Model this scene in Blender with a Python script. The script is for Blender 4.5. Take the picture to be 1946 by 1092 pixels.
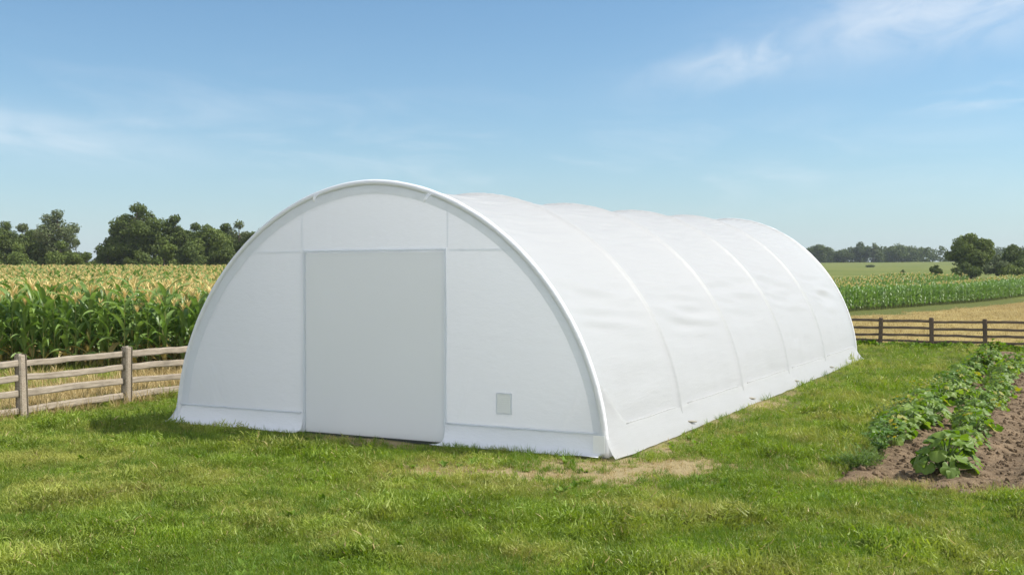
import bpy, math, random
import numpy as np
from mathutils import Vector, Matrix, noise

random.seed(7)
RNG = np.random.default_rng(7)
R = math.radians
S = bpy.context.scene
for _o in list(bpy.data.objects):
    bpy.data.objects.remove(_o)
COL = S.collection

# ------------------------------------------------------------------ camera
cam_d = bpy.data.cameras.new('camera')
cam = bpy.data.objects.new('camera', cam_d)
COL.objects.link(cam)
S.camera = cam
cam_d.sensor_fit = 'HORIZONTAL'
cam_d.sensor_width = 36.0
cam_d.lens = 36.0 * 2048 / 1946
cam_d.clip_start = 0.1
cam_d.clip_end = 9000
CAM_Z = 2.805
cam.location = (0, 0, CAM_Z)
cam.rotation_euler = (R(90 - 0.67), 0, 0)

# ------------------------------------------------------------------ light
SUN = Vector((0.873, 0.03, 1.0)).normalized()
EL = math.asin(SUN.z)
AZ = math.atan2(SUN.x, SUN.y)
sd = bpy.data.lights.new('sun', 'SUN')
sun = bpy.data.objects.new('sun', sd)
COL.objects.link(sun)
sd.energy = 4.95
sd.angle = R(0.53)
sd.color = (1.0, 0.955, 0.89)
sun.location = (40, 5, 60)
sun.rotation_euler = SUN.to_track_quat('Z', 'Y').to_euler()

W = bpy.data.worlds.new("World")
S.world = W
W.use_nodes = True
nt = W.node_tree
nt.nodes.clear()
def N(t, kind, **kw):
    n = t.nodes.new(kind)
    for k, v in kw.items():
        if k == 'inp':
            for a, b in v.items():
                n.inputs[a].default_value = b
        else:
            setattr(n, k, v)
    return n
def L(t, a, b):
    t.links.new(a, b)
def math_node(t, op, a, b=None, c=None, clamp=False):
    n = t.nodes.new('ShaderNodeMath'); n.operation = op; n.use_clamp = clamp
    for i, v in enumerate((a, b, c)):
        if v is None: continue
        if isinstance(v, (int, float)): n.inputs[i].default_value = v
        else: t.links.new(v, n.inputs[i])
    return n.outputs[0]
def mixc(t, fac, a, b, blend='MIX'):
    n = t.nodes.new('ShaderNodeMix'); n.data_type = 'RGBA'; n.blend_type = blend
    for s, v in ((0, fac), (6, a), (7, b)):
        if isinstance(v, (int, float)): n.inputs[s].default_value = v
        elif isinstance(v, tuple): n.inputs[s].default_value = v if len(v) == 4 else v + (1,)
        else: t.links.new(v, n.inputs[s])
    return n.outputs[2]
def ramp(t, fac, a, b):
    n = t.nodes.new('ShaderNodeMapRange'); n.interpolation_type = 'SMOOTHSTEP'
    t.links.new(fac, n.inputs[0]); n.inputs[1].default_value = a; n.inputs[2].default_value = b
    return n.outputs[0]

sky = N(nt, 'ShaderNodeTexSky', sky_type='NISHITA', sun_disc=False)
sky.sun_elevation = EL
sky.sun_rotation = AZ
sky.altitude = 0
sky.air_density = 1.0
sky.dust_density = 0.6
sky.ozone_density = 1.6
tc = N(nt, 'ShaderNodeTexCoord')
sep = N(nt, 'ShaderNodeSeparateXYZ'); L(nt, tc.outputs['Generated'], sep.inputs[0])
az = math_node(nt, 'ARCTAN2', sep.outputs[0], sep.outputs[1])
el = math_node(nt, 'ARCSINE', sep.outputs[2])
def cloud(az0, el0, tilt, la, le, scale, stretch, lo, hi, seed):
    da = math_node(nt, 'SUBTRACT', az, az0)
    de = math_node(nt, 'SUBTRACT', el, el0)
    de2 = math_node(nt, 'SUBTRACT', de, math_node(nt, 'MULTIPLY', da, tilt))
    qa = math_node(nt, 'POWER', math_node(nt, 'ABSOLUTE', math_node(nt, 'DIVIDE', da, la)), 2.0)
    qe = math_node(nt, 'POWER', math_node(nt, 'ABSOLUTE', math_node(nt, 'DIVIDE', de2, le)), 2.0)
    m = math_node(nt, 'EXPONENT', math_node(nt, 'MULTIPLY', math_node(nt, 'ADD', qa, qe), -1.0))
    cv = N(nt, 'ShaderNodeCombineXYZ')
    L(nt, math_node(nt, 'MULTIPLY', da, scale), cv.inputs[0])
    L(nt, math_node(nt, 'MULTIPLY', de2, scale * stretch), cv.inputs[1])
    cv.inputs[2].default_value = seed
    nz = N(nt, 'ShaderNodeTexNoise', inp={'Scale': 1.0, 'Detail': 9.0, 'Roughness': 0.56, 'Distortion': 0.5})
    L(nt, cv.outputs[0], nz.inputs['Vector'])
    return math_node(nt, 'MULTIPLY', m, ramp(nt, nz.outputs[0], lo, hi))
c1 = cloud(0.40, 0.226, 0.13, 0.15, 0.032, 13, 2.2, 0.12, 0.78, 11.3)
c2 = cloud(0.225, 0.196, 0.20, 0.095, 0.021, 17, 2.2, 0.16, 0.78, 4.7)
c3 = cloud(-0.43, 0.120, -0.10, 0.13, 0.020, 12, 3.0, 0.14, 0.78, 8.1)
c4 = cloud(0.47, 0.155, 0.10, 0.10, 0.012, 16, 4.0, 0.36, 0.76, 2.9)
c5 = cloud(-0.05, 0.115, -0.05, 0.50, 0.045, 7, 4.0, 0.42, 0.82, 6.6)
SKY_K = 0.125
cs = math_node(nt, 'MAXIMUM', math_node(nt, 'MAXIMUM', math_node(nt, 'MULTIPLY', c1, 0.72), math_node(nt, 'MULTIPLY', c2, 0.5)),
               math_node(nt, 'MAXIMUM', math_node(nt, 'MULTIPLY', c3, 0.45), math_node(nt, 'MAXIMUM', math_node(nt, 'MULTIPLY', c4, 0.45), math_node(nt, 'MULTIPLY', c5, 0.32))))
# added unseen bright cloud behind the photographer, fill light for the shaded end wall
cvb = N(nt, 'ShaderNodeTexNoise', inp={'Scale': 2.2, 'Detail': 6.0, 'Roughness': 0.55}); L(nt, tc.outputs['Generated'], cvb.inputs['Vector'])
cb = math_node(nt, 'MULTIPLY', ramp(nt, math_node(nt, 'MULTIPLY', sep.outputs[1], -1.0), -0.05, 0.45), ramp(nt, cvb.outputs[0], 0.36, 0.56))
tint = mixc(nt, 1.0, sky.outputs[0], (0.615, 0.785, 0.845), 'MULTIPLY')
hor = math_node(nt, 'EXPONENT', math_node(nt, 'MULTIPLY', math_node(nt, 'MAXIMUM', el, 0.0), -14.0))
tint = mixc(nt, math_node(nt, 'MULTIPLY', hor, 0.75), tint, (0.455 / SKY_K, 0.51 / SKY_K, 0.60 / SKY_K))
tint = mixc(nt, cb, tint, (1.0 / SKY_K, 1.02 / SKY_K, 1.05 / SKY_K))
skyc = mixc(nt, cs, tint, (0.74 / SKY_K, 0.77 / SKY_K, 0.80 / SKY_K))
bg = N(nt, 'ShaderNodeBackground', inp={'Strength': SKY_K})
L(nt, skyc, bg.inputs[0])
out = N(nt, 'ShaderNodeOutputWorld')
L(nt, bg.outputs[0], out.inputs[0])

S.view_settings.view_transform = 'Standard'
S.view_settings.look = 'None'
S.view_settings.exposure = 0.40
S.view_settings.gamma = 1.0
S.render.engine = 'CYCLES'
S.cycles.use_denoising = True
S.cycles.max_bounces = 12
S.cycles.diffuse_bounces = 10
S.cycles.transparent_max_bounces = 4
S.cycles.caustics_reflective = False
S.cycles.caustics_refractive = False
S.cycles.sample_clamp_indirect = 4

# ------------------------------------------------------------------ helpers
def new_mat(name):
    m = bpy.data.materials.new(name); m.use_nodes = True
    t = m.node_tree; t.nodes.clear()
    return m, t, N(t, 'ShaderNodeOutputMaterial')
def tex_noise(t, vec, scale, detail=4, rough=0.55, dist=0.0):
    n = N(t, 'ShaderNodeTexNoise', inp={'Scale': scale, 'Detail': detail, 'Roughness': rough, 'Distortion': dist})
    if vec is not None: L(t, vec, n.inputs['Vector'])
    return n.outputs[0]
def scaled(t, vec, s):
    n = N(t, 'ShaderNodeMapping'); n.inputs['Scale'].default_value = s
    L(t, vec, n.inputs[0]); return n.outputs[0]

def foliage_mat(name, c1, c2, trans=0.3, rough=0.5, spec=0.35, patch=None, patch_scale=0.4, dry=(0.42, 0.32, 0.14), rnd=0.5, tcol=None):
    """leaves: colour from the per-leaf attribute 'var' (0..1 fresh, above 1 dry) and a per-plant random"""
    m, t, o = new_mat(name)
    a = N(t, 'ShaderNodeAttribute', attribute_name='var')
    oi = N(t, 'ShaderNodeObjectInfo')
    f = math_node(t, 'ADD', math_node(t, 'MULTIPLY', a.outputs['Fac'], 1 - rnd), math_node(t, 'MULTIPLY', oi.outputs['Random'], rnd), clamp=True)
    col = mixc(t, f, c1, c2)
    if patch:
        g = N(t, 'ShaderNodeNewGeometry')
        nz = tex_noise(t, g.outputs['Position'], patch_scale, 3)
        col = mixc(t, math_node(t, 'MULTIPLY', ramp(t, nz, 0.42, 0.66), patch[3]), col, patch[:3])
        nz2 = tex_noise(t, g.outputs['Position'], patch_scale * 3.1, 3)
        hs = N(t, 'ShaderNodeHueSaturation')
        L(t, math_node(t, 'ADD', math_node(t, 'MULTIPLY', nz2, 1.5), 0.30), hs.inputs['Value'])
        L(t, col, hs.inputs['Color']); col = hs.outputs[0]
    col = mixc(t, ramp(t, a.outputs['Fac'], 1.05, 1.6), col, dry)
    p = N(t, 'ShaderNodeBsdfPrincipled', inp={'Roughness': rough, 'Specular IOR Level': spec})
    L(t, col, p.inputs['Base Color'])
    tr = N(t, 'ShaderNodeBsdfTranslucent')
    hs = N(t, 'ShaderNodeHueSaturation', inp={'Saturation': 1.15, 'Value': 1.5}); L(t, col, hs.inputs['Color'])
    L(t, hs.outputs[0], tr.inputs[0])
    mx = N(t, 'ShaderNodeMixShader', inp={0: trans})
    L(t, p.outputs[0], mx.inputs[1]); L(t, tr.outputs[0], mx.inputs[2])
    L(t, mx.outputs[0], o.inputs[0])
    return m

def wood_mat(name, c1, c2, c3):
    m, t, o = new_mat(name)
    tcn = N(t, 'ShaderNodeTexCoord'); oi = N(t, 'ShaderNodeObjectInfo')
    ad = N(t, 'ShaderNodeVectorMath', operation='ADD')
    L(t, tcn.outputs['Object'], ad.inputs[0]); L(t, math_node(t, 'MULTIPLY', oi.outputs['Random'], 37.0), ad.inputs[1])
    v = scaled(t, ad.outputs[0], (1.3, 22, 22))
    n1 = tex_noise(t, v, 2.2, 6, 0.65, 0.4)
    n2 = tex_noise(t, ad.outputs[0], 2.6, 4)
    n3 = tex_noise(t, scaled(t, ad.outputs[0], (0.8, 45, 45)), 2.0, 4, 0.6)
    col = mixc(t, ramp(t, n1, 0.35, 0.68), c1, c2)
    col = mixc(t, math_node(t, 'MULTIPLY', ramp(t, n2, 0.45, 0.75), 0.6), col, c3)
    col = mixc(t, math_node(t, 'MULTIPLY', ramp(t, n3, 0.62, 0.72), 0.65), col, tuple(x * 0.35 for x in c3))
    p = N(t, 'ShaderNodeBsdfPrincipled', inp={'Roughness': 0.85, 'Specular IOR Level': 0.2})
    L(t, col, p.inputs['Base Color'])
    b = N(t, 'ShaderNodeBump', inp={'Strength': 0.6, 'Distance': 0.015}); L(t, n1, b.inputs['Height']); L(t, b.outputs[0], p.inputs['Normal'])
    L(t, p.outputs[0], o.inputs[0])
    return m

def plain_mat(name, c, rough=0.6, spec=0.3, trans=0.0, var=0.06, scale=3.0, bump=0.0, tcol=None):
    m, t, o = new_mat(name)
    tcn = N(t, 'ShaderNodeTexCoord')
    nz = tex_noise(t, tcn.outputs['Object'], scale, 5)
    hs = N(t, 'ShaderNodeHueSaturation', inp={'Color': c + (1,)})
    L(t, math_node(t, 'ADD', math_node(t, 'MULTIPLY', nz, 2 * var), 1 - var), hs.inputs['Value'])
    p = N(t, 'ShaderNodeBsdfPrincipled', inp={'Roughness': rough, 'Specular IOR Level': spec})
    L(t, hs.outputs[0], p.inputs['Base Color'])
    if bump:
        b = N(t, 'ShaderNodeBump', inp={'Strength': bump, 'Distance': 0.01})
        L(t, tex_noise(t, tcn.outputs['Object'], scale * 6, 4), b.inputs['Height']); L(t, b.outputs[0], p.inputs['Normal'])
    if trans:
        tr = N(t, 'ShaderNodeBsdfTranslucent', inp={'Color': (tcol or c) + (1,)})
        mx = N(t, 'ShaderNodeMixShader', inp={0: trans})
        L(t, p.outputs[0], mx.inputs[1]); L(t, tr.outputs[0], mx.inputs[2]); L(t, mx.outputs[0], o.inputs[0])
    else:
        L(t, p.outputs[0], o.inputs[0])
    return m

class MB:
    """collects geometry for ONE mesh"""
    def __init__(s): s.v = []; s.f = []; s.n = 0; s.a = []; s.mi = []
    def add(s, v, f, var=0.5, mi=0):
        v = np.asarray(v, float).reshape(-1, 3)
        s.v.append(v); s.f += [tuple(int(i) + s.n for i in q) for q in f]; s.mi += [mi] * len(f)
        s.a.append(np.full(len(v), var) if np.isscalar(var) else np.asarray(var, float)); s.n += len(v)
    def box(s, lo, hi, var=0.5):
        x0, y0, z0 = lo; x1, y1, z1 = hi
        v = [(x0,y0,z0),(x1,y0,z0),(x1,y1,z0),(x0,y1,z0),(x0,y0,z1),(x1,y0,z1),(x1,y1,z1),(x0,y1,z1)]
        s.add(v, [(0,3,2,1),(4,5,6,7),(0,1,5,4),(1,2,6,5),(2,3,7,6),(3,0,4,7)], var)
    def tube(s, pts, rad, n=8, var=0.5, cap=True, mi=0):
        pts = [Vector(p) for p in pts]; k = len(pts)
        if np.isscalar(rad): rad = [rad] * k
        V = []
        ref = None
        for i in range(k):
            d = (pts[min(i+1, k-1)] - pts[max(i-1, 0)]).normalized()
            if ref is None: ref = d.orthogonal().normalized()
            ref = (ref - d * ref.dot(d)).normalized(); b = d.cross(ref)
            for j in range(n):
                a = 2*math.pi*j/n
                V.append(pts[i] + (ref*math.cos(a) + b*math.sin(a)) * rad[i])
        F = [(i*n+j, i*n+(j+1) % n, (i+1)*n+(j+1) % n, (i+1)*n+j) for i in range(k-1) for j in range(n)]
        if cap: F += [tuple(range(n))[::-1], tuple(range((k-1)*n, k*n))]
        s.add([tuple(p) for p in V], F, var, mi)
    def grid(s, P, var=0.5, mi=0):
        """P: (n, m, 3)"""
        n, m = P.shape[:2]
        F = [(i*m+j, (i+1)*m+j, (i+1)*m+j+1, i*m+j+1) for i in range(n-1) for j in range(m-1)]
        s.add(P.reshape(-1, 3), F, var, mi)
    def quads(s, P, var):
        """P: (n, 4, 3) loose quads"""
        n = len(P)
        s.add(P.reshape(-1, 3), np.arange(n*4).reshape(n, 4).tolist(), np.repeat(var, 4))
    def mesh(s, name, mats, smooth=False):
        me = bpy.data.meshes.new(name)
        me.from_pydata(np.concatenate(s.v).tolist(), [], s.f)
        at = me.attributes.new('var', 'FLOAT', 'POINT'); at.data.foreach_set('value', np.concatenate(s.a).astype(np.float32))
        for m in (mats if isinstance(mats, (list, tuple)) else [mats]): me.materials.append(m)
        if any(s.mi): me.polygons.foreach_set('material_index', s.mi)
        if smooth: me.polygons.foreach_set('use_smooth', [True] * len(me.polygons))
        me.update(); return me
    def build(s, name, mats, parent=None, smooth=False):
        o = bpy.data.objects.new(name, s.mesh(name, mats, smooth)); COL.objects.link(o)
        if parent: o.parent = parent
        return o

def tag(o, label=None, cat=None, group=None, kind=None):
    if label: o['label'] = label
    if cat: o['category'] = cat
    if group: o['group'] = group
    if kind: o['kind'] = kind
    return o
def thing(name, label, cat, loc=(0, 0, 0), rz=0, group=None, scale=1.0):
    o = bpy.data.objects.new(name, None); COL.objects.link(o)
    o.empty_display_size = 0.2
    o.location = loc; o.rotation_euler = (0, 0, rz); o.scale = (scale,) * 3 if np.isscalar(scale) else scale
    return tag(o, label, cat, group)
def copy_tree(root, loc, rz, scale=1.0, label=None):
    r = root.copy(); COL.objects.link(r); r.location = loc; r.rotation_euler = (0, 0, rz)
    r.scale = (scale,) * 3 if np.isscalar(scale) else scale
    if label: r['label'] = label
    for ch in root.children:
        c = ch.copy(); COL.objects.link(c); c.parent = r
    return r

# plan coordinates of the shelter: u to the right along its front, v along its length
TH = math.atan(0.5151)
U = np.array((math.cos(TH), -math.sin(TH))); V_ = np.array((math.sin(TH), math.cos(TH)))
C0 = np.array((-2.4436, 18.4722))
def uv2w(u, v): return C0 + u * U + v * V_
def w2uv(x, y):
    dx, dy = x - C0[0], y - C0[1]
    return dx * U[0] + dy * U[1], dx * V_[0] + dy * V_[1]

def sstep(a, b, x):
    t = np.clip((x - a) / (b - a), 0, 1); return t * t * (3 - 2 * t)
def terrain(x, y):
    x = np.asarray(x, float); y = np.asarray(y, float)
    t = x / np.maximum(y, 20)
    wr = sstep(-0.10, 0.20, t)
    hl = 1.55 * sstep(38, 150, y)
    hr = 2.3 * sstep(105, 195, y) + 0.0182 * np.clip(y - 190, 0, 430) + 0.5 * sstep(200, 330, y) * np.sin(x * 0.012 + y * 0.006)
    h = hl * (1 - wr) + hr * wr
    return h + 0.022 * np.sin(x * 1.3 + 0.7 * y) * np.sin(y * 1.1 - 0.4 * x) + 0.012 * np.sin(x * 3.1 - y * 2.3)
def tz(x, y): return float(terrain(x, y))

def fbm(x, y, sc, seed=0.0):
    """value noise on arrays"""
    x = np.asarray(x) * sc + seed * 17.3; y = np.asarray(y) * sc + seed * 9.1
    tot = 0; amp = 0.5
    for _ in range(3):
        xi = np.floor(x); yi = np.floor(y); fx = x - xi; fy = y - yi
        fx = fx*fx*(3-2*fx); fy = fy*fy*(3-2*fy)
        def h(a, b):
            q = np.sin(a * 127.1 + b * 311.7) * 43758.5453
            return q - np.floor(q)
        v = (h(xi, yi)*(1-fx) + h(xi+1, yi)*fx)*(1-fy) + (h(xi, yi+1)*(1-fx) + h(xi+1, yi+1)*fx)*fy
        tot = tot + amp * v; amp *= 0.5; x = x * 2.03 + 5.1; y = y * 2.03 + 1.7
    return tot / 0.875

# ------------------------------------------------------------------ zones of the ground
HW, HH, LEN, NB = 4.385, 4.40, 21.88, 5
EX = 1.0524                                   # the arch is a shade more pointed than an ellipse
#       # half width, height, length, bays
CORN_R = [(26.5, 83.0), (59.3, 125.0)]       # near edge of the right corn field
def zone_bare(x, y):
    """worn dry patches in the lawn"""
    u, v = w2uv(x, y)
    n = fbm(x, y, 1.3, 3)
    p1 = np.exp(-((x - 0.25) / 1.35) ** 2 - ((y - 14.95) / 0.6) ** 2)
    p2 = np.exp(-((x - 2.3) / 1.4) ** 2 - ((y - 15.9) / 0.8) ** 2) * 0.75
    p3 = np.exp(-((u - 4.95) / 0.55) ** 2) * sstep(-1.5, 0, v) * (1 - sstep(9, 20, v)) * 0.45
    p4 = np.exp(-((u - 0.2) / 1.7) ** 2 - ((v + 0.45) / 0.55) ** 2) * 0.75
    p5 = np.exp(-((x - 1.2) / 3.2) ** 2 - ((y - 15.2) / 1.3) ** 2) * 0.75
    m = np.maximum.reduce([p1, p2, p3, p4, p5])
    return np.clip(m * (0.55 + 1.1 * n), 0, 1)
def zone_bed(x, y):
    u, v = w2uv(x, y)
    e = (fbm(x, y, 1.1, 5) - 0.5) * 1.1 + (fbm(x, y, 4.5, 6) - 0.5) * 0.8
    return sstep(7.75, 8.0, u + e * 0.5) * (1 - sstep(13, 13.4, u)) * sstep(-0.75, -0.35, v + e - 0.12 * (u - 8.5)) * (1 - sstep(26.5, 27.5, v))
def zone_dry(x, y):
    """straw-coloured stubble field behind the far fence and the strip behind the left fence"""
    u, v = w2uv(x, y)
    e = (fbm(x, y, 0.25, 8) - 0.5) * 4
    right = sstep(29.8, 31.2, v + 0.3 * e) * sstep(-0.02, 0.12, x / np.maximum(y, 1))
    (x0, y0), (x1, y1) = CORN_R
    nx, ny = (y1 - y0), -(x1 - x0); ln = math.hypot(nx, ny)
    dist = ((x - x0) * nx + (y - y0) * ny) / ln     # positive on the near side of the corn edge
    right = right * sstep(2, 6, dist + e)
    left = sstep(-7.9, -8.6, u + 0.25 * e) * (x < 0)
    return np.clip(right + left * 0.9, 0, 1)

# ------------------------------------------------------------------ ground
def axis(lo, hi, near, n):
    a = np.linspace(math.asinh(lo / near), math.asinh(hi / near), n)
    return np.sinh(a) * near
def build_ground():
    xs = axis(-2600, 2600, 7.0, 420)
    ys = axis(-60, 4200, 9.0, 420) + 17.0
    X, Y = np.meshgrid(xs, ys, indexing='ij')
    Z = terrain(X, Y) - 0.10 * zone_bed(X, Y)
    P = np.stack([X, Y, Z], -1)
    mb = MB(); mb.grid(P)
    m, t, o = new_mat('ground_earth_and_turf')
    g = N(t, 'ShaderNodeNewGeometry'); pos = g.outputs['Position']
    at = N(t, 'ShaderNodeAttribute', attribute_name='zone')
    sp = N(t, 'ShaderNodeSeparateColor'); L(t, at.outputs['Color'], sp.inputs[0])
    n_f = tex_noise(t, pos, 9.0, 6, 0.65); n_m = tex_noise(t, pos, 1.1, 5, 0.6); n_l = tex_noise(t, pos, 0.09, 5, 0.55)
    turf = mixc(t, n_m, (0.060, 0.085, 0.015), (0.145, 0.165, 0.035))
    turf = mixc(t, math_node(t, 'MULTIPLY', n_f, 0.6), turf, (0.09, 0.085, 0.035))
    bare = mixc(t, n_f, (0.19, 0.145, 0.07), (0.38, 0.31, 0.17))
    straw = mixc(t, ramp(t, n_l, 0.35, 0.65), (0.265, 0.20, 0.070), (0.36, 0.275, 0.10))
    rows = N(t, 'ShaderNodeTexWave', inp={'Scale': 0.16, 'Distortion': 3.0, 'Detail': 3.0, 'Detail Scale': 0.6})
    mp = N(t, 'ShaderNodeMapping', inp={'Rotation': (0, 0, R(38))}); L(t, pos, mp.inputs[0]); L(t, mp.outputs[0], rows.inputs['Vector'])
    straw = mixc(t, math_node(t, 'MULTIPLY', rows.outputs['Fac'], 0.35), straw, (0.22, 0.17, 0.07))
    straw = mixc(t, math_node(t, 'MULTIPLY', ramp(t, n_m, 0.5, 0.7), 0.45), straw, (0.17, 0.16, 0.05))
    meadow = mixc(t, ramp(t, n_l, 0.35, 0.65), (0.100, 0.130, 0.026), (0.150, 0.165, 0.042))
    meadow = mixc(t, math_node(t, 'MULTIPLY', ramp(t, tex_noise(t, scaled(t, pos, (0.02, 0.12, 1)), 1.0, 5), 0.48, 0.62), 0.7), meadow, (0.175, 0.18, 0.05))
    jit = math_node(t, 'MULTIPLY', math_node(t, 'SUBTRACT', n_m, 0.5), 0.6)
    col = mixc(t, ramp(t, math_node(t, 'ADD', sp.outputs[2], jit), 0.3, 0.7), turf, meadow)
    col = mixc(t, ramp(t, math_node(t, 'ADD', sp.outputs[0], jit), 0.35, 0.65), col, straw)
    col = mixc(t, ramp(t, math_node(t, 'ADD', sp.outputs[1], jit), 0.25, 0.6), col, bare)
    p = N(t, 'ShaderNodeBsdfPrincipled', inp={'Roughness': 0.95, 'Specular IOR Level': 0.1}); L(t, col, p.inputs['Base Color'])
    b = N(t, 'ShaderNodeBump', inp={'Strength': 0.8, 'Distance': 0.06}); L(t, n_f, b.inputs['Height']); L(t, b.outputs[0], p.inputs['Normal'])
    L(t, p.outputs[0], o.inputs[0])
    ob = mb.build('ground', m, smooth=True)
    x, y = X.ravel(), Y.ravel()
    z = np.zeros((len(x), 4), np.float32); z[:, 3] = 1
    z[:, 0] = zone_dry(x, y); z[:, 1] = zone_bare(x, y)
    z[:, 2] = sstep(100, 140, y) * sstep(-0.02, 0.1, x / np.maximum(y, 1)) + sstep(160, 200, y) * (x < 0)
    ca = ob.data.attributes.new('zone', 'FLOAT_COLOR', 'POINT'); ca.data.foreach_set('color', np.clip(z, 0, 1).ravel())
    tag(ob, 'grassy ground with worn dry patches rising gently to fields beyond the fences', 'ground', kind='structure')
build_ground()

# ------------------------------------------------------------------ arched fabric shelter
def fabric_mat(name, c, trans, tcol, rough=0.5):
    m, t, o = new_mat(name)
    tcn = N(t, 'ShaderNodeTexCoord')
    n1 = tex_noise(t, tcn.outputs['Object'], 0.9, 5, 0.6)
    n2 = tex_noise(t, scaled(t, tcn.outputs['Object'], (2.5, 0.7, 5)), 2.0, 6, 0.62)
    hs = N(t, 'ShaderNodeHueSaturation', inp={'Color': c + (1,)})
    L(t, math_node(t, 'ADD', math_node(t, 'MULTIPLY', n1, 0.06), 0.97), hs.inputs['Value'])
    p = N(t, 'ShaderNodeBsdfPrincipled', inp={'Roughness': rough, 'Specular IOR Level': 0.35}); L(t, hs.outputs[0], p.inputs['Base Color'])
    b = N(t, 'ShaderNodeBump', inp={'Strength': 0.45, 'Distance': 0.03}); L(t, n2, b.inputs['Height']); L(t, b.outputs[0], p.inputs['Normal'])
    tr = N(t, 'ShaderNodeBsdfTranslucent', inp={'Color': tcol + (1,)})
    mx = N(t, 'ShaderNodeMixShader', inp={0: trans}); L(t, p.outputs[0], mx.inputs[1]); L(t, tr.outputs[0], mx.inputs[2]); L(t, mx.outputs[0], o.inputs[0])
    return m
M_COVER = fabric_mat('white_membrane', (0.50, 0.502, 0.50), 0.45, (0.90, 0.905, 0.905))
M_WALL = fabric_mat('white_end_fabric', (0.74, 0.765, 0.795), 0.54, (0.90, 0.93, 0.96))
M_DOOR = plain_mat('grey_white_door', (0.84, 0.856, 0.868), 0.55, 0.3, trans=0.5, var=0.02, scale=0.8)
M_TRIM = plain_mat('white_trim', (0.80, 0.81, 0.80), 0.5, 0.3, var=0.03)
M_MESH = plain_mat('pale_green_mesh', (0.90, 0.91, 0.90), 0.7, 0.2, trans=0.30, var=0.05, scale=20)
M_DARK = plain_mat('gap_shade_dark', (0.05, 0.055, 0.05), 0.8, 0.2)
M_LOOP = plain_mat('beige_webbing', (0.33, 0.31, 0.25), 0.8, 0.2, var=0.15, scale=30)

def vnoise(x, y, z): return noise.noise(Vector((x, y, z)))
def arch(phi):
    c, s = math.cos(phi), max(math.sin(phi), 0.0)
    return HW * math.copysign(abs(c) ** EX, c), HH * s ** EX
def arch_x(z): return HW * max(0.0, 1 - (z / HH) ** (2 / EX)) ** (EX / 2)

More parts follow.
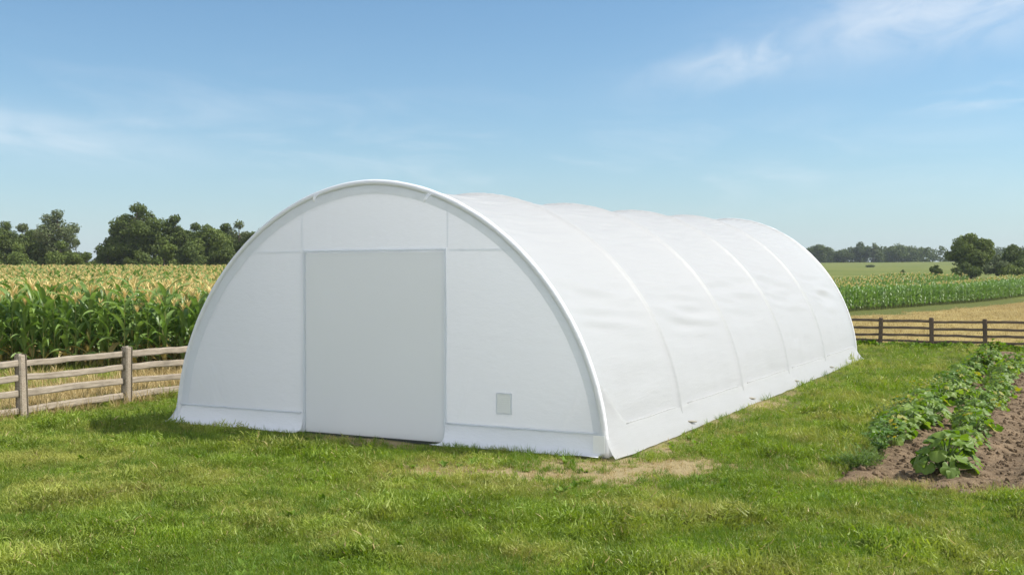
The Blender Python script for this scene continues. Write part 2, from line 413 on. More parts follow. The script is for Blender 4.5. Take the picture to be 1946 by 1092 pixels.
RIBS = [0.0, 3.6, 7.8, 12.15, 16.75, LEN]
def bay_of(s):
    b = 0
    while b < NB - 1 and s > RIBS[b + 1]: b += 1
    w = RIBS[b + 1] - RIBS[b]
    return b, min(max((s - RIBS[b]) / w, 0.0), 1.0), w
def rise(s): return 1 + 0.082 * max(0.0, s / LEN) ** 1.7     # the hoops grow a little taller towards the rear
M_SKIRT = fabric_mat('shade_lifted_fabric', (0.78, 0.795, 0.825), 0.15, (0.88, 0.89, 0.90))  # shelter fabric again, paler and less translucent to brighten the shaded skirts and hoops
DW, DH, DX = 2.881, 3.206, 0.044
def build_shelter():
    c = C0
    root = thing('arched_shelter', 'large white arched fabric shelter with grey front door standing on the grass', 'shelter', (c[0], c[1], 0), -TH)
    # --- cover
    na, ns = 300, 190
    phis = [math.pi * (1 - i / (na - 1)) for i in range(na)]
    offs = [-.30, -.20, -.13, -.085, -.055, -.035, -.018, 0, .018, .035, .055, .085, .13, .20, .30]
    ss = sorted({round(float(q_), 4) for b_ in range(NB + 1) for q_ in [RIBS[b_] + o_ for o_ in offs] if 0 <= q_ <= LEN} | {round(RIBS[b_] + 0.30 + (RIBS[b_ + 1] - RIBS[b_] - 0.60) * i_ / 32, 4) for b_ in range(NB) for i_ in range(1, 32)} | {0.0, LEN})
    ns = len(ss)
    P = np.zeros((ns, na, 3))
    for i, s in enumerate(ss):
        bay, q, BAY = bay_of(s)
        par = 4 * q * (1 - q)
        ridge = math.exp(-(min(q, 1 - q) * BAY / 0.055) ** 2); sagp = par ** 0.62
        for j, ph in enumerate(phis):
            x, z = arch(ph)
            top = math.sin(ph)
            sag = (0.074 + 0.020 * top ** 2) * sagp
            a = ph * 4.4
            w = 0.010 * vnoise(s * 0.55, a * 3.2, 3.1) * par
            w += 0.030 * vnoise(s * 0.8 + 7, a * 9.0, 9.0) * (0.3 + 0.7 * par) * sstep(0.5, 0.95, top)
            # a sheaf of slack folds about halfway up each bay
            dd = top - 0.55 + 0.05 * math.sin(bay * 2.1)
            w += 0.090 * math.exp(-(dd / 0.13) ** 2) * par * vnoise(s * 0.42 + bay * 3.3, a * 4.6 + 0.35 * s, 17.0)
            w += 0.02 * math.exp(-((top - 0.2) / 0.2) ** 2) * vnoise(s * 1.3, a * 1.2, 25.0) * par
            d = -sag + w * 1.1 + 0.034 * ridge
            nrm = math.hypot(x / HW ** 2, z / HH ** 2)
            P[i, j] = (x + d * x / HW ** 2 / nrm, s, max((z + d * z / HH ** 2 / nrm) * rise(s), 0.0))
    # keep the part above the side skirts
    mb = MB(); mb.grid(P)
    mb.build('cover', M_COVER, root, smooth=True)
    # --- side skirts lying out on the grass
    for sg, nm in ((1, 'side_skirt'), (-1, 'side_skirt')):
        n2 = 160
        G = np.zeros((n2, 9, 3))
        for i in range(n2):
            s = -0.13 + (LEN + 0.21) * (i / (n2 - 1)) ** 1.25
            _, q, BAY = bay_of(s)
            fl = 0.26 + 0.04 * vnoise(s * 0.8, 1.7 * sg, 2.0) + 0.02 * vnoise(s * 3.0, 5, sg)
            near = math.exp(-(max(s, 0) / 0.55) ** 2) * (1.0 if sg > 0 else 0.15)
            ztop = 0.40 - 0.02 * math.exp(-(min(q, 1 - q) * BAY / 0.25) ** 2) + 0.75 * near
            xo = arch_x(ztop)
            for k in range(9):
                f = k / 8
                zz = ztop * (1 - f) ** (1.35) + 0.012
                xx = xo + 0.008 + (fl + 0.08 * near) * f ** 1.45
                xx += 0.012 * vnoise(s * 2.2, f * 2.0, 4 + sg) * math.sin(math.pi * f)
                w = uv2w(sg * xx, s)
                G[i, k] = (sg * xx, (s if s > 0 else 0.02 + s * f ** 0.8), zz + 0.015 * f * vnoise(s * 1.7, 3, sg) + (0.03 * f if f > 0.9 else 0) * 0)
        mb = MB(); mb.grid(G); mb.build('side_skirt', M_COVER, root, smooth=True)
        # batten pockets between the hoops
        for b in range(NB):
            s0, s1 = RIBS[b] + (0.42 if b else 0.85), RIBS[b + 1] - 0.35
            mbt = MB(); zb = 0.425
            xo = arch_x(zb) + 0.006
            mbt.tube([(sg * xo, s0 + (s1 - s0) * k / 8, zb + 0.006 * math.sin(k * 1.3)) for k in range(9)], 0.011, 6)
            mbt.build('batten', M_COVER, root, smooth=True)
        # tie loops at the hoops
        for b in range(1, NB):
            s = RIBS[b] + 0.08
            mbl = MB()
            x0 = HW + 0.13
            pts = [(sg * (x0 - 0.05), s - 0.02, 0.125), (sg * (x0 + 0.02), s + 0.10, 0.12), (sg * (x0 + 0.05), s + 0.24, 0.10)]
            mbl.tube(pts, [0.016, 0.022, 0.012], 6)
            mbl.build('tie_loop', M_LOOP, root, smooth=True)
    fl_ = MB(); fl_.box((-HW + 0.06, 0.12, -0.05), (HW - 0.06, LEN - 0.1, 0.022)); fl_.build('added_bounce_slab', plain_mat('pale_bounce_surface', (0.55, 0.54, 0.52), 0.85, 0.2, var=0.1, scale=1.5), root)  # unseen pale slab added inside to bounce light up to the end wall
    # --- front hoop wrapped in the cover, and its inner lip
    for (s, nm, rad) in ((0.0, 'front_hoop', 0.056), (LEN + 0.03, 'rear_hoop', 0.06)):
        mb = MB(); pts = []
        for i in range(121):
            ph = math.pi * i / 120
            x, z = arch(ph); k = 1 - 0.02 / HW
            pts.append((x * k, s, max(z * k * rise(s), 0.02) if 0 < i < 120 else 0.02))
        mb.tube(pts, [rad * (1 + 0.06 * vnoise(i * 0.35, 2, 1)) for i in range(121)], 12)
        mb.build(nm, M_SKIRT, root, smooth=True)
    mb = MB(); lip = np.zeros((161, 4, 3))
    for i in range(161):
        ph = R(5) + (math.pi - R(10)) * i / 160
        for k in range(4):
            kk = 1 - (0.06 + 0.05 * k) / HW
            x, z = arch(ph)
            lip[i, k] = (x * kk, -0.03 + 0.010 * k + 0.010 * vnoise(i * 0.5, k * 0.6, 6), z * kk)
    mb.grid(lip); mb.build('hoop_hem', M_WALL, root, smooth=True)
    # --- end walls
    def arch_z(u, k=0.985):
        return HH * k * max(0.0, 1 - (abs(u) / (HW * k)) ** (2 / EX)) ** (EX / 2)
    def panel(mb, u0, u1, z0, y, nu=60, nz=70, amp=1.0, kz=1.0):
        G = np.zeros((nu + 1, nz + 1, 3))
        for i in range(nu + 1):
            u = u0 + (u1 - u0) * i / nu
            zt = max(arch_z(u) * kz, z0 + 0.01)
            for j in range(nz + 1):
                z = z0 + (zt - z0) * j / nz
                e = min(1, abs(u - DX) / 0.3) if z > DH else 1
                w = 0.022 * vnoise(u * 0.9, z * 0.9, 3) + 0.008 * vnoise(u * 3.5, z * 1.2, 8) + (0.006 * vnoise(u * 9.0, z * 1.0, 18) if z > DH - 0.3 else 0)
                # creases running up from the lower corners
                for (cu, sl) in ((-3.55, -0.55), (-3.25, -0.5), (3.6, 0.5), (1.75, 0.25)):
                    dl = (u - cu) - sl * (z - 0.4)
                    w += 0.022 * math.exp(-(dl / 0.05) ** 2) * math.exp(-((z - 0.75) / 0.4) ** 2)
                w += 0.010 * math.exp(-((z - 1.75) / 0.25) ** 2) * vnoise(u * 2.0, z * 6, 31) * (1 if u > 1.4 else 0)
                if z > DH: w += 0.014 * math.exp(-((u + 0.03 * math.sin(z * 6)) / 0.025) ** 2) * (0.4 + 0.6 * vnoise(0, z * 2, 2))
                edge = min(1, (zt - z) / 0.15)
                G[i, j] = (u, y - amp * w * edge, z)
        mb.grid(G)
    y0 = 0.025
    mb = MB()
    panel(mb, -HW * 0.983, DX - DW/2 - 0.03, 0.02, y0); panel(mb, DX + DW/2 + 0.03, HW * 0.983, 0.02, y0)
    panel(mb, DX - DW/2 - 0.03, DX + DW/2 + 0.03, DH + 0.03, y0, 50, 24)
    mb.build('end_wall', M_WALL, root, smooth=True)
    mb = MB(); panel(mb, -HW * 0.983, HW * 0.983, 0.02, LEN - 0.05, 80, 50, -1.0, rise(LEN))
    mb.build('rear_wall', M_WALL, root, smooth=True)
    # welded seams of the end wall
    for (u, z0, z1) in ((DX - DW/2 - 0.06, DH + 0.05, arch_z(DX - DW/2) - 0.10), (DX + DW/2 + 0.06, DH + 0.05, arch_z(DX + DW/2) - 0.10)):
        mb = MB(); mb.grid(np.array([[(u - 0.014, y0 - 0.016, z0), (u + 0.014, y0 - 0.016, z0)], [(u - 0.014, y0 - 0.016, z1), (u + 0.014, y0 - 0.016, z1)]])); mb.build('wall_seam', M_WALL, root)
    for (u0, u1) in ((-HW * 0.66, DX - DW/2 - 0.10), (DX + DW/2 + 0.10, HW * 0.66)):
        mb = MB(); mb.grid(np.array([[(u0, y0 - 0.016, DH - 0.012), (u1, y0 - 0.016, DH - 0.012)], [(u0, y0 - 0.016, DH + 0.022), (u1, y0 - 0.016, DH + 0.022)]])); mb.build('wall_seam', M_WALL, root)
    # --- door, hung a little behind its frame
    door = MB(); door.box((DX - DW/2 + 0.014, y0 - 0.012, 0.03), (DX + DW/2 - 0.014, y0 + 0.03, DH - 0.016))
    d = door.build('door', M_DOOR, root)
    bev = d.modifiers.new('soft_edge', 'BEVEL'); bev.width = 0.008; bev.segments = 2
    fr = MB()
    fr.box((DX - DW/2 - 0.03, y0 - 0.035, 0.03), (DX - DW/2 + 0.004, y0 + 0.045, DH + 0.034))
    fr.box((DX + DW/2 - 0.004, y0 - 0.035, 0.03), (DX + DW/2 + 0.03, y0 + 0.045, DH + 0.034))
    fr.box((DX - DW/2 + 0.004, y0 - 0.033, DH - 0.004), (DX + DW/2 - 0.004, y0 + 0.043, DH + 0.032))
    f = fr.build('door_frame', M_WALL, root)
    bev = f.modifiers.new('soft_edge', 'BEVEL'); bev.width = 0.006; bev.segments = 2
    th = MB(); th.box((DX - DW/2, y0 - 0.02, -0.02), (DX + DW/2, y0 + 0.055, 0.028)); th.build('door_gap_shade', M_DARK, root)  # dark box standing in for the shade in the gap under the door
    # --- front skirts: batten, hanging flap and the hem lying on the grass
    for (u0, u1, sgn) in ((-HW - 0.04, DX - DW/2 - 0.03, -1), (DX + DW/2 + 0.03, HW - 0.12, 1)):
        n2 = 70; G = np.zeros((n2, 9, 3))
        for i in range(n2):
            f0 = i / (n2 - 1); 
            for k in range(9):
                f = k / 8
                a0, a1 = u0, u1
                if sgn < 0: a0 = u0 - 0.22 * f ** 1.5
                else: a0 = u0 - 0.15 * f ** 7; a1 = u1 + 0.05 * f
                u = a0 + (a1 - a0) * f0
                prof = [0, .06, .12, .18, .24, .30, .335, .35, .355][k]
                out_ = [0, .005, .012, .022, .035, .055, .10, .17, .24][k]
                out_ *= (0.9 + 0.5 * vnoise(u * 0.8, 2.2, 7)) 
                G[i, k] = (u, y0 - 0.035 - out_ + 0.01 * vnoise(u * 2.5, f * 2, 12), 0.345 - prof * 0.87 + (0.02 * vnoise(u * 2.1, 4, 4) * f if k > 5 else 0))
        mb = MB(); mb.grid(G); mb.build('front_skirt', M_SKIRT, root, smooth=True)
        bt = MB(); bt.tube([(u0 + 0.03 + (u1 - u0 - 0.06) * k / 20, y0 - 0.052, 0.365 + 0.006 * vnoise(k * 0.6, 1, sgn)) for k in range(21)], 0.016, 8)
        bt.build('batten', M_WALL, root, smooth=True)
    # --- mesh panel at the right foot of the hoop
    mb = MB(); mb.box((HW - 0.20, y0 - 0.10, 0.07), (HW - 0.01, y0 - 0.085, 0.35)); mb.build('corner_panel', M_MESH, root)
    # --- vent
    vt = MB(); vu, vz = 2.60, 0.74
    hw_, hh_, fr_ = 0.125, 0.155, 0.014
    vt.box((vu - hw_, y0 - 0.026, vz - hh_), (vu + hw_, y0 - 0.016, vz + hh_))
    for k in range(9):                                  # raised louvre lips
        zz = vz - hh_ + 2 * hh_ * (k + 0.5) / 9
        vt.box((vu - hw_ + 0.012, y0 - 0.034, zz - 0.004), (vu + hw_ - 0.012, y0 - 0.0262, zz + 0.005))
    v = vt.build('vent', M_MESH, root)
    vf = MB()
    for (a, b) in (((vu - hw_ - fr_, vz - hh_ - fr_), (vu - hw_, vz + hh_ + fr_)), ((vu + hw_, vz - hh_ - fr_), (vu + hw_ + fr_, vz + hh_ + fr_)), ((vu - hw_, vz + hh_), (vu + hw_, vz + hh_ + fr_)), ((vu - hw_, vz - hh_ - fr_), (vu + hw_, vz - hh_))):
        vf.box((a[0], y0 - 0.034, a[1]), (b[0], y0 - 0.014, b[1]))
    vf.build('vent_frame', M_WALL, v)
    # --- tie straps hanging from the hoop
    for (u, bend) in ((-1.03, -0.04), (1.27, -0.08)):
        z = arch_z(u, 0.993)
        st = MB()
        for off, w in ((0.0, 0.05), (0.055, 0.035)):
            G = np.zeros((7, 2, 3))
            for k in range(7):
                f = k / 6
                for e in range(2):
                    G[k, e] = (u + off * (1 - f) + bend * f + (e - 0.5) * w * (1 - 0.25 * f), -0.13 - 0.03 * math.sin(f * 3) - 0.012 * e, z + 0.0 - 0.15 * f)
            st.grid(G)
        st.build('tie_strap', M_SKIRT, root, smooth=True)
build_shelter()

# ------------------------------------------------------------------ fences
M_WOOD = wood_mat('weathered_pale_wood', (0.255, 0.21, 0.155), (0.42, 0.36, 0.285), (0.17, 0.145, 0.115))
M_WOODD = wood_mat('weathered_dark_wood', (0.115, 0.082, 0.06), (0.18, 0.135, 0.10), (0.075, 0.06, 0.05))
def fence(name, label, pts, mat, hp, rails, pw, rh, rt, seed):
    """split-rail fence through the plan points"""
    rr = random.Random(seed)
    root = thing(name, label, 'fence', (pts[0][0], pts[0][1], 0))
    ox, oy = pts[0]
    for (x, y) in pts:
        z = tz(x, y); n = 9
        h = hp * rr.uniform(0.98, 1.04); ly = rr.uniform(-0.02, 0.02); lx = rr.uniform(-0.045, 0.045)
        G = []
        prof = [(1, 1), (-1, 1), (-1, -1), (1, -1)]
        levels = [-0.3, 0.0, 0.25*h, 0.5*h, 0.75*h, h - 0.03, h]
        ang = math.atan2(V_[0], V_[1]) if name == 'x' else -TH
        vs = []
        for lv in levels:
            w = pw * (1 + rr.uniform(-0.05, 0.05)) * (0.82 if lv == h else 1)
            ring = []
            for (a, b) in prof:
                for (da, db) in ((0.72*a, b), (a, 0.72*b)) if a * b > 0 else ((a, 0.72*b), (0.72*a, b)):
                    px = da * w / 2 + lx * lv / h; py = db * w / 2 + ly * lv / h
                    ring.append((x - ox + px * math.cos(ang) - py * math.sin(ang), y - oy + px * math.sin(ang) + py * math.cos(ang), z + lv + (rr.uniform(-.01, .01) if lv == h else 0)))
            vs += ring
        k = len(levels)
        F = [(i*8+j, i*8+(j+1) % 8, (i+1)*8+(j+1) % 8, (i+1)*8+j) for i in range(k-1) for j in range(8)] + [tuple(range((k-1)*8, k*8))]
        mb = MB(); mb.add(vs, F)
        po = mb.build('post', mat, root)
    for (a, b) in zip(pts[:-1], pts[1:]):
        for rz in rails:
            A = Vector((a[0]-ox, a[1]-oy, tz(*a) + rz + rr.uniform(-.02, .02))); B = Vector((b[0]-ox, b[1]-oy, tz(*b) + rz + rr.uniform(-.02, .02)))
            d = (B - A).normalized(); sd_ = d.cross(Vector((0, 0, 1))).normalized()
            n = 13; vs = []
            bow = rr.uniform(-0.012, 0.012); ph = rr.uniform(0, 6); hh = rh * rr.uniform(0.9, 1.1)
            for i in range(n):
                f = i / (n - 1)
                c = A.lerp(B, f) + Vector((0, 0, bow * math.sin(math.pi * f) + 0.006 * math.sin(ph + 7 * f)))
                ht = hh * (1 + 0.28 * vnoise(f * 6 + ph, rz, seed)); hb = hh * (1 + 0.28 * vnoise(f * 6 + ph, rz + 5, seed))
                t_ = rt * (1 + 0.1 * vnoise(f * 5, ph, 3))
                for (e, g) in ((1, .30), (.7, .5), (-.7, .5), (-1, .30), (-1, -.34), (-.6, -.5), (.6, -.5), (1, -.34)):
                    vs.append(tuple(c + sd_ * (e * t_ / 2) + Vector((0, 0, g * (ht if g > 0 else hb)))))
            F = [(i*8+j, i*8+(j+1) % 8, (i+1)*8+(j+1) % 8, (i+1)*8+j) for i in range(n-1) for j in range(8)] + [tuple(range(8))[::-1], tuple(range((n-1)*8, n*8))]
            # rails are meshed along their own x axis so that the grain follows them
            mb = MB()
            rot = Matrix((d, sd_, d.cross(sd_) * 1)).transposed()
            loc = [rot.transposed() @ (Vector(q) - A) for q in vs]
            mb.add([tuple(q) for q in loc], F)
            o = mb.build('rail', mat, root)
            M4 = rot.to_4x4(); M4.translation = A; o.matrix_local = M4
    return root
FENCE_L = [(-9.57 + 1.21 * k, 21.04 + 2.31 * k) for k in range(-2, 6)]
fence('rail_fence', 'pale weathered split rail fence beside the tall corn, left of the shelter', FENCE_L, M_WOOD, 1.21, (0.16, 0.48, 0.78, 1.08), 0.185, 0.135, 0.06, 3)
FENCE_R = [(14.5 + 1.70 * k, 42.4 - 0.84 * k) for k in range(-5, 5)]
fence('rail_fence', 'dark brown rail fence in front of the straw coloured field beyond the shelter', FENCE_R, M_WOODD, 1.13, (0.24, 0.47, 0.74, 1.02), 0.15, 0.095, 0.05, 11)

# ------------------------------------------------------------------ scattering (for what nobody could count)
def source_collection(name, meshes):
    c = bpy.data.collections.new(name)
    for i, me in enumerate(meshes):
        c.objects.link(bpy.data.objects.new('%s_%02d' % (name, i), me))
    return c
def scatter(name, coll, pts, rot, scl, idx, label, cat):
    me = bpy.data.meshes.new(name)
    n = len(pts)
    me.vertices.add(n); me.vertices.foreach_set('co', np.asarray(pts, np.float32).ravel())
    a = me.attributes.new('rot', 'FLOAT_VECTOR', 'POINT'); a.data.foreach_set('vector', np.asarray(rot, np.float32).ravel())
    a = me.attributes.new('scl', 'FLOAT_VECTOR', 'POINT'); a.data.foreach_set('vector', np.asarray(scl, np.float32).ravel())
    a = me.attributes.new('idx', 'INT', 'POINT'); a.data.foreach_set('value', np.asarray(idx, np.int32))
    o = bpy.data.objects.new(name, me); COL.objects.link(o)
    g = bpy.data.node_groups.new(name + '_scatter', 'GeometryNodeTree')
    g.interface.new_socket('Geometry', in_out='INPUT', socket_type='NodeSocketGeometry')
    g.interface.new_socket('Geometry', in_out='OUTPUT', socket_type='NodeSocketGeometry')
    gi = g.nodes.new('NodeGroupInput'); go = g.nodes.new('NodeGroupOutput')
    ci = g.nodes.new('GeometryNodeCollectionInfo'); ci.inputs['Collection'].default_value = coll
    ci.inputs['Separate Children'].default_value = True; ci.inputs['Reset Children'].default_value = True
    ip = g.nodes.new('GeometryNodeInstanceOnPoints'); ip.inputs['Pick Instance'].default_value = True
    def na(nm, ty):
        q = g.nodes.new('GeometryNodeInputNamedAttribute'); q.data_type = ty; q.inputs['Name'].default_value = nm
        return [s for s in q.outputs if s.enabled][0]
    g.links.new(gi.outputs[0], ip.inputs['Points'])
    g.links.new(ci.outputs[0], ip.inputs['Instance'])
    g.links.new(na('idx', 'INT'), ip.inputs['Instance Index'])
    g.links.new(na('rot', 'FLOAT_VECTOR'), ip.inputs['Rotation'])
    g.links.new(na('scl', 'FLOAT_VECTOR'), ip.inputs['Scale'])
    g.links.new(ip.outputs[0], go.inputs[0])
    md = o.modifiers.new('scatter', 'NODES'); md.node_group = g
    return tag(o, label, cat, kind='stuff')

def blades(mb, n, rad, len_rng, wid, lean, seed, dryp=0.0, curl=1.0):
    g = np.random.default_rng(seed)
    for _ in range(n):
        r = rad * math.sqrt(g.random()); th = g.random() * 2 * math.pi
        x, y = r * math.cos(th), r * math.sin(th)
        ln = g.uniform(*len_rng); a = th + g.normal() * 0.9
        le = abs(g.normal()) * lean + 0.1
        w = wid * g.uniform(0.7, 1.3)
        p = np.array((x, y, -0.01)); el_ = math.pi / 2 - le * 0.4
        wd = np.array((-math.sin(a), math.cos(a), 0))
        vs = []
        for k in range(4):
            ww = w * (1, 0.9, 0.65, 0.0)[k] / 2
            if k < 3: vs += [p - wd * ww, p + wd * ww]
            else: vs += [p]
            p = p + np.array((math.cos(a) * math.cos(el_), math.sin(a) * math.cos(el_), math.sin(el_))) * ln / 3
            el_ -= le * 0.55 * curl
        var = g.random() if g.random() > dryp else 1.8
        mb.add(vs, [(0, 1, 3, 2), (2, 3, 5, 4), (4, 5, 6)], var)

M_GRASS = foliage_mat('lawn_grass', (0.112, 0.185, 0.020), (0.245, 0.312, 0.048), trans=0.32, rough=0.5, spec=0.25, patch=(0.34, 0.335, 0.09, 0.8), patch_scale=0.45, dry=(0.46, 0.37, 0.17))
M_TUFT = foliage_mat('deep_green_grass', (0.085, 0.165, 0.016), (0.170, 0.245, 0.030), trans=0.32, rough=0.45, spec=0.3, dry=(0.40, 0.33, 0.14))
M_DRYG = foliage_mat('straw_grass', (0.30, 0.22, 0.09), (0.48, 0.38, 0.19), trans=0.2, rough=0.7, spec=0.1, dry=(0.52, 0.42, 0.22))
M_WEED = foliage_mat('weed_leaves', (0.095, 0.185, 0.022), (0.19, 0.28, 0.04), trans=0.3, rough=0.6, spec=0.15)

def leaf_blade(mb, base, az_, length, width, e0, droop, seg=6, var=0.5, fold=0.25, twist=0.0, mi=0, peak=0.35):
    """a long arching leaf with a folded midrib"""
    p = np.array(base, float); e = e0
    P = np.zeros((seg + 1, 3, 3))
    for k in range(seg + 1):
        f = k / seg
        w = width * (min(1, (f + 0.12) / peak) if f < peak else (1 - ((f - peak) / (1 - peak)) ** 1.7)) / 2
        w = max(w, 0.001)
        d = np.array((math.cos(az_) * math.cos(e), math.sin(az_) * math.cos(e), math.sin(e)))
        ta = az_ + math.pi / 2
        side = np.array((math.cos(ta), math.sin(ta), 0)); nup = np.cross(d, side)
        tw = twist * f
        sdv = side * math.cos(tw) + nup * math.sin(tw); nn = nup * math.cos(tw) - side * math.sin(tw)
        P[k, 0] = p - sdv * w + nn * w * fold; P[k, 1] = p; P[k, 2] = p + sdv * w + nn * w * fold
        p = p + d * length / seg
        e -= droop / seg * (0.5 + 1.0 * f)
    mb.grid(P, var, mi)

def weed_mesh(name, seed, n=9, ln=0.09, wd=0.05):
    g = random.Random(seed); mb = MB()
    for i in range(n):
        leaf_blade(mb, (0, 0, 0), g.uniform(0, 6.28), ln * g.uniform(.6, 1.2), wd * g.uniform(.7, 1.2), g.uniform(.35, 1.1), g.uniform(.6, 1.4), 4, g.random(), 0.2, 0, 0, 0.5)
    return mb.mesh(name, M_WEED)

def in_shelter(x, y, m=0.0):
    u, v = w2uv(x, y)
    return (np.abs(u) < HW + 0.30 + m) & (v > -0.16 - m) & (v < LEN + 0.3 + m)
def frame_pts(n, y0, y1, power, margin=0.18):
    """random plan points over what the lens sees of the ground, denser nearby"""
    f = RNG.random(n)
    y = (y0 ** (-power) + f * (y1 ** (-power) - y0 ** (-power))) ** (-1 / power)
    x = RNG.uniform(-1, 1, n) * (0.466 + margin) * y
    return x, y
def put(name, coll, x, y, s, idx, label, cat, tilt=0.15, zs=None):
    n = len(x)
    pts = np.stack([x, y, terrain(x, y) - 0.004], -1)
    rot = np.stack([RNG.normal(0, tilt, n), RNG.normal(0, tilt, n), RNG.uniform(0, 6.283, n)], -1)
    sc = np.stack([s, s, s if zs is None else s * zs], -1)
    return scatter(name, coll, pts, rot, sc, idx, label, cat)

def build_lawn():
    ms = []
    for i in range(6):
        mb = MB(); blades(mb, 46, 0.10, (0.03, 0.085), 0.0062, 1.0, 100 + i, 0.05, 1.3); ms.append(mb.mesh('turf_clump', M_GRASS))
    grass = source_collection('turf_clump', ms)
    ms = []
    for i in range(5):
        mb = MB(); blades(mb, 36, 0.06, (0.06, 0.15), 0.0055, 0.6, 200 + i, 0.02, 1.1); ms.append(mb.mesh('tall_tuft', M_TUFT))
    tufts = source_collection('tall_tuft', ms)
    ms = []
    for i in range(4):
        mb = MB(); blades(mb, 18, 0.09, (0.025, 0.07), 0.005, 1.3, 300 + i, 0.2, 1.3); ms.append(mb.mesh('straw_clump', M_DRYG))
    straw = source_collection('straw_clump', ms)
    weeds = source_collection('weed_rosette', [weed_mesh('weed_rosette', 400 + i, 7 + i, 0.075 + 0.01 * i, 0.04) for i in range(4)])

    x, y = frame_pts(122000, 8.6, 46, 0.9)
    u, v = w2uv(x, y)
    bare = zone_bare(x, y); bed = zone_bed(x, y); dry = zone_dry(x, y)
    keep = (~in_shelter(x, y, 0.10)) & (bed < 0.4 + 0.6 * (RNG.random(len(x)) > 0.94)) & (dry < 0.5) & (RNG.random(len(x)) > bare * 1.15)
    x, y = x[keep], y[keep]
    hgt = 0.45 + 1.7 * sstep(0.25, 0.8, fbm(x, y, 0.9, 1)) * sstep(0.2, 0.8, fbm(x, y, 3.0, 2)) + 0.5 * fbm(x, y, 6.0, 4)
    size = hgt * (0.8 + 0.5 * RNG.random(len(x))) * (1 + 0.022 * np.clip(y - 12, 0, 30)) * (1 - 0.35 * zone_bare(x, y))
    put('lawn_grass', grass, x, y, size, RNG.integers(0, 6, len(x)), 'uneven yellow green lawn grass around the white shelter', 'grass', 0.45)

    x, y = frame_pts(42000, 8.6, 46, 0.9)
    bare = zone_bare(x, y)
    d = fbm(x, y, 0.55, 11); d2 = fbm(x, y, 1.7, 12)
    u, v = w2uv(x, y)
    keep = (~in_shelter(x, y)) & (zone_bed(x, y) < 0.4) & (zone_dry(x, y) < 0.6) & (RNG.random(len(x)) < 3.2 * np.clip(d * d2 * 3 - 0.50 + 0.35 * sstep(2.0, 5.0, x) * (y < 14), 0.02, 1) * (1 - bare))
    x, y = x[keep], y[keep]
    size = (0.6 + 0.6 * RNG.random(len(x))) * (1 + 0.018 * np.clip(y - 12, 0, 30))
    put('tall_grass', tufts, x, y, size, RNG.integers(0, 5, len(x)), 'deeper green tufts of longer grass growing through the lawn', 'grass', 0.4)

    x, y = frame_pts(37000, 8.6, 46, 0.9)
    bare = zone_bare(x, y)
    keep = (~in_shelter(x, y)) & (zone_bed(x, y) < 0.7) & (zone_dry(x, y) < 0.9) & (RNG.random(len(x)) < np.clip(bare * 2.2 + 0.9 * np.clip(fbm(x, y, 0.7, 21) - 0.62, 0, 1) + 0.03, 0, 0.9))
    x, y = x[keep], y[keep]
    put('dry_grass', straw, x, y, 0.7 + 0.6 * RNG.random(len(x)), RNG.integers(0, 4, len(x)), 'short dry straw coloured grass on the worn patches of lawn', 'dry grass', 0.25)

    x, y = frame_pts(11000, 8.6, 30, 0.9)
    keep = (~in_shelter(x, y)) & (zone_bed(x, y) < 0.4) & (zone_dry(x, y) < 0.5) & (RNG.random(len(x)) < np.clip(fbm(x, y, 0.9, 31) * 2.6 - 1.35, 0.01, 0.8) * (1 - zone_bare(x, y)))
    x, y = x[keep], y[keep]
    put('lawn_weeds', weeds, x, y, 0.6 + 0.8 * RNG.random(len(x)), RNG.integers(0, 4, len(x)), 'low broad leaved weeds scattered through the lawn', 'weeds', 0.25)

    # rough verge behind the left fence and stubble behind the far fence
    ms = []
    for i in range(4):
        mb = MB(); blades(mb, 26, 0.13, (0.14, 0.42), 0.014, 0.7, 500 + i, 0.3, 1.0); ms.append(mb.mesh('verge_clump', M_DRYG))
    for i in range(3):
        mb = MB(); blades(mb, 26, 0.13, (0.12, 0.34), 0.014, 0.7, 520 + i, 0.1, 1.0); ms.append(mb.mesh('verge_clump', M_GRASS))
    verge = source_collection('verge_clump', ms)
    x = RNG.uniform(-26, -5, 9000); y = RNG.uniform(17, 36, 9000)
    u, v = w2uv(x, y)
    keep = (u < -7.25) & (u > -17) & (y < 33)
    x, y = x[keep], y[keep]
    ix = np.where(fbm(x, y, 0.35, 41) + 0.25 * RNG.random(len(x)) > 0.62, 0, 4) + RNG.integers(0, 3, len(x))
    put('verge_grass', verge, x, y, 0.5 + 0.7 * RNG.random(len(x)), ix, 'rough dry grass between the left fence and the corn', 'grass', 0.2)
    x = RNG.uniform(4, 62, 30000); y = RNG.uniform(40, 118, 30000)
    dz = zone_dry(x, y)
    keep = (dz > 0.5) & (x / y > 0.2) & (x / y < 0.52)
    x, y = x[keep], y[keep]
    put('field_stubble', straw, x, y, 1.6 + 1.6 * RNG.random(len(x)), RNG.integers(0, 4, len(x)), 'straw coloured stubble of the mown field behind the dark fence', 'stubble', 0.25)
    n_ = 700
    v_ = RNG.uniform(1.5, 22, n_); u_ = 7.5 + 0.028 * v_ + RNG.normal(0, 0.16, n_)
    x = C0[0] + u_ * U[0] + v_ * V_[0]; y = C0[1] + u_ * U[1] + v_ * V_[1]
    put('edge_weeds', verge, x, y, 0.35 + 0.6 * RNG.random(n_), RNG.integers(4, 7, n_), 'ragged grass and weeds along the lawn edge of the vegetable bed', 'weeds', 0.4)
    n_ = 900
    u_ = RNG.uniform(7.0, 10.8, n_); v_ = -0.45 + 0.12 * (u_ - 8.5) + RNG.normal(0, 0.22, n_)
    k_ = RNG.random(n_) < .3; v_ = np.where(k_, RNG.uniform(-.4, 3.5, n_), v_); u_ = np.where(k_, 7.65 + RNG.normal(0, .18, n_), u_)
    x = C0[0] + u_ * U[0] + v_ * V_[0]; y = C0[1] + u_ * U[1] + v_ * V_[1]
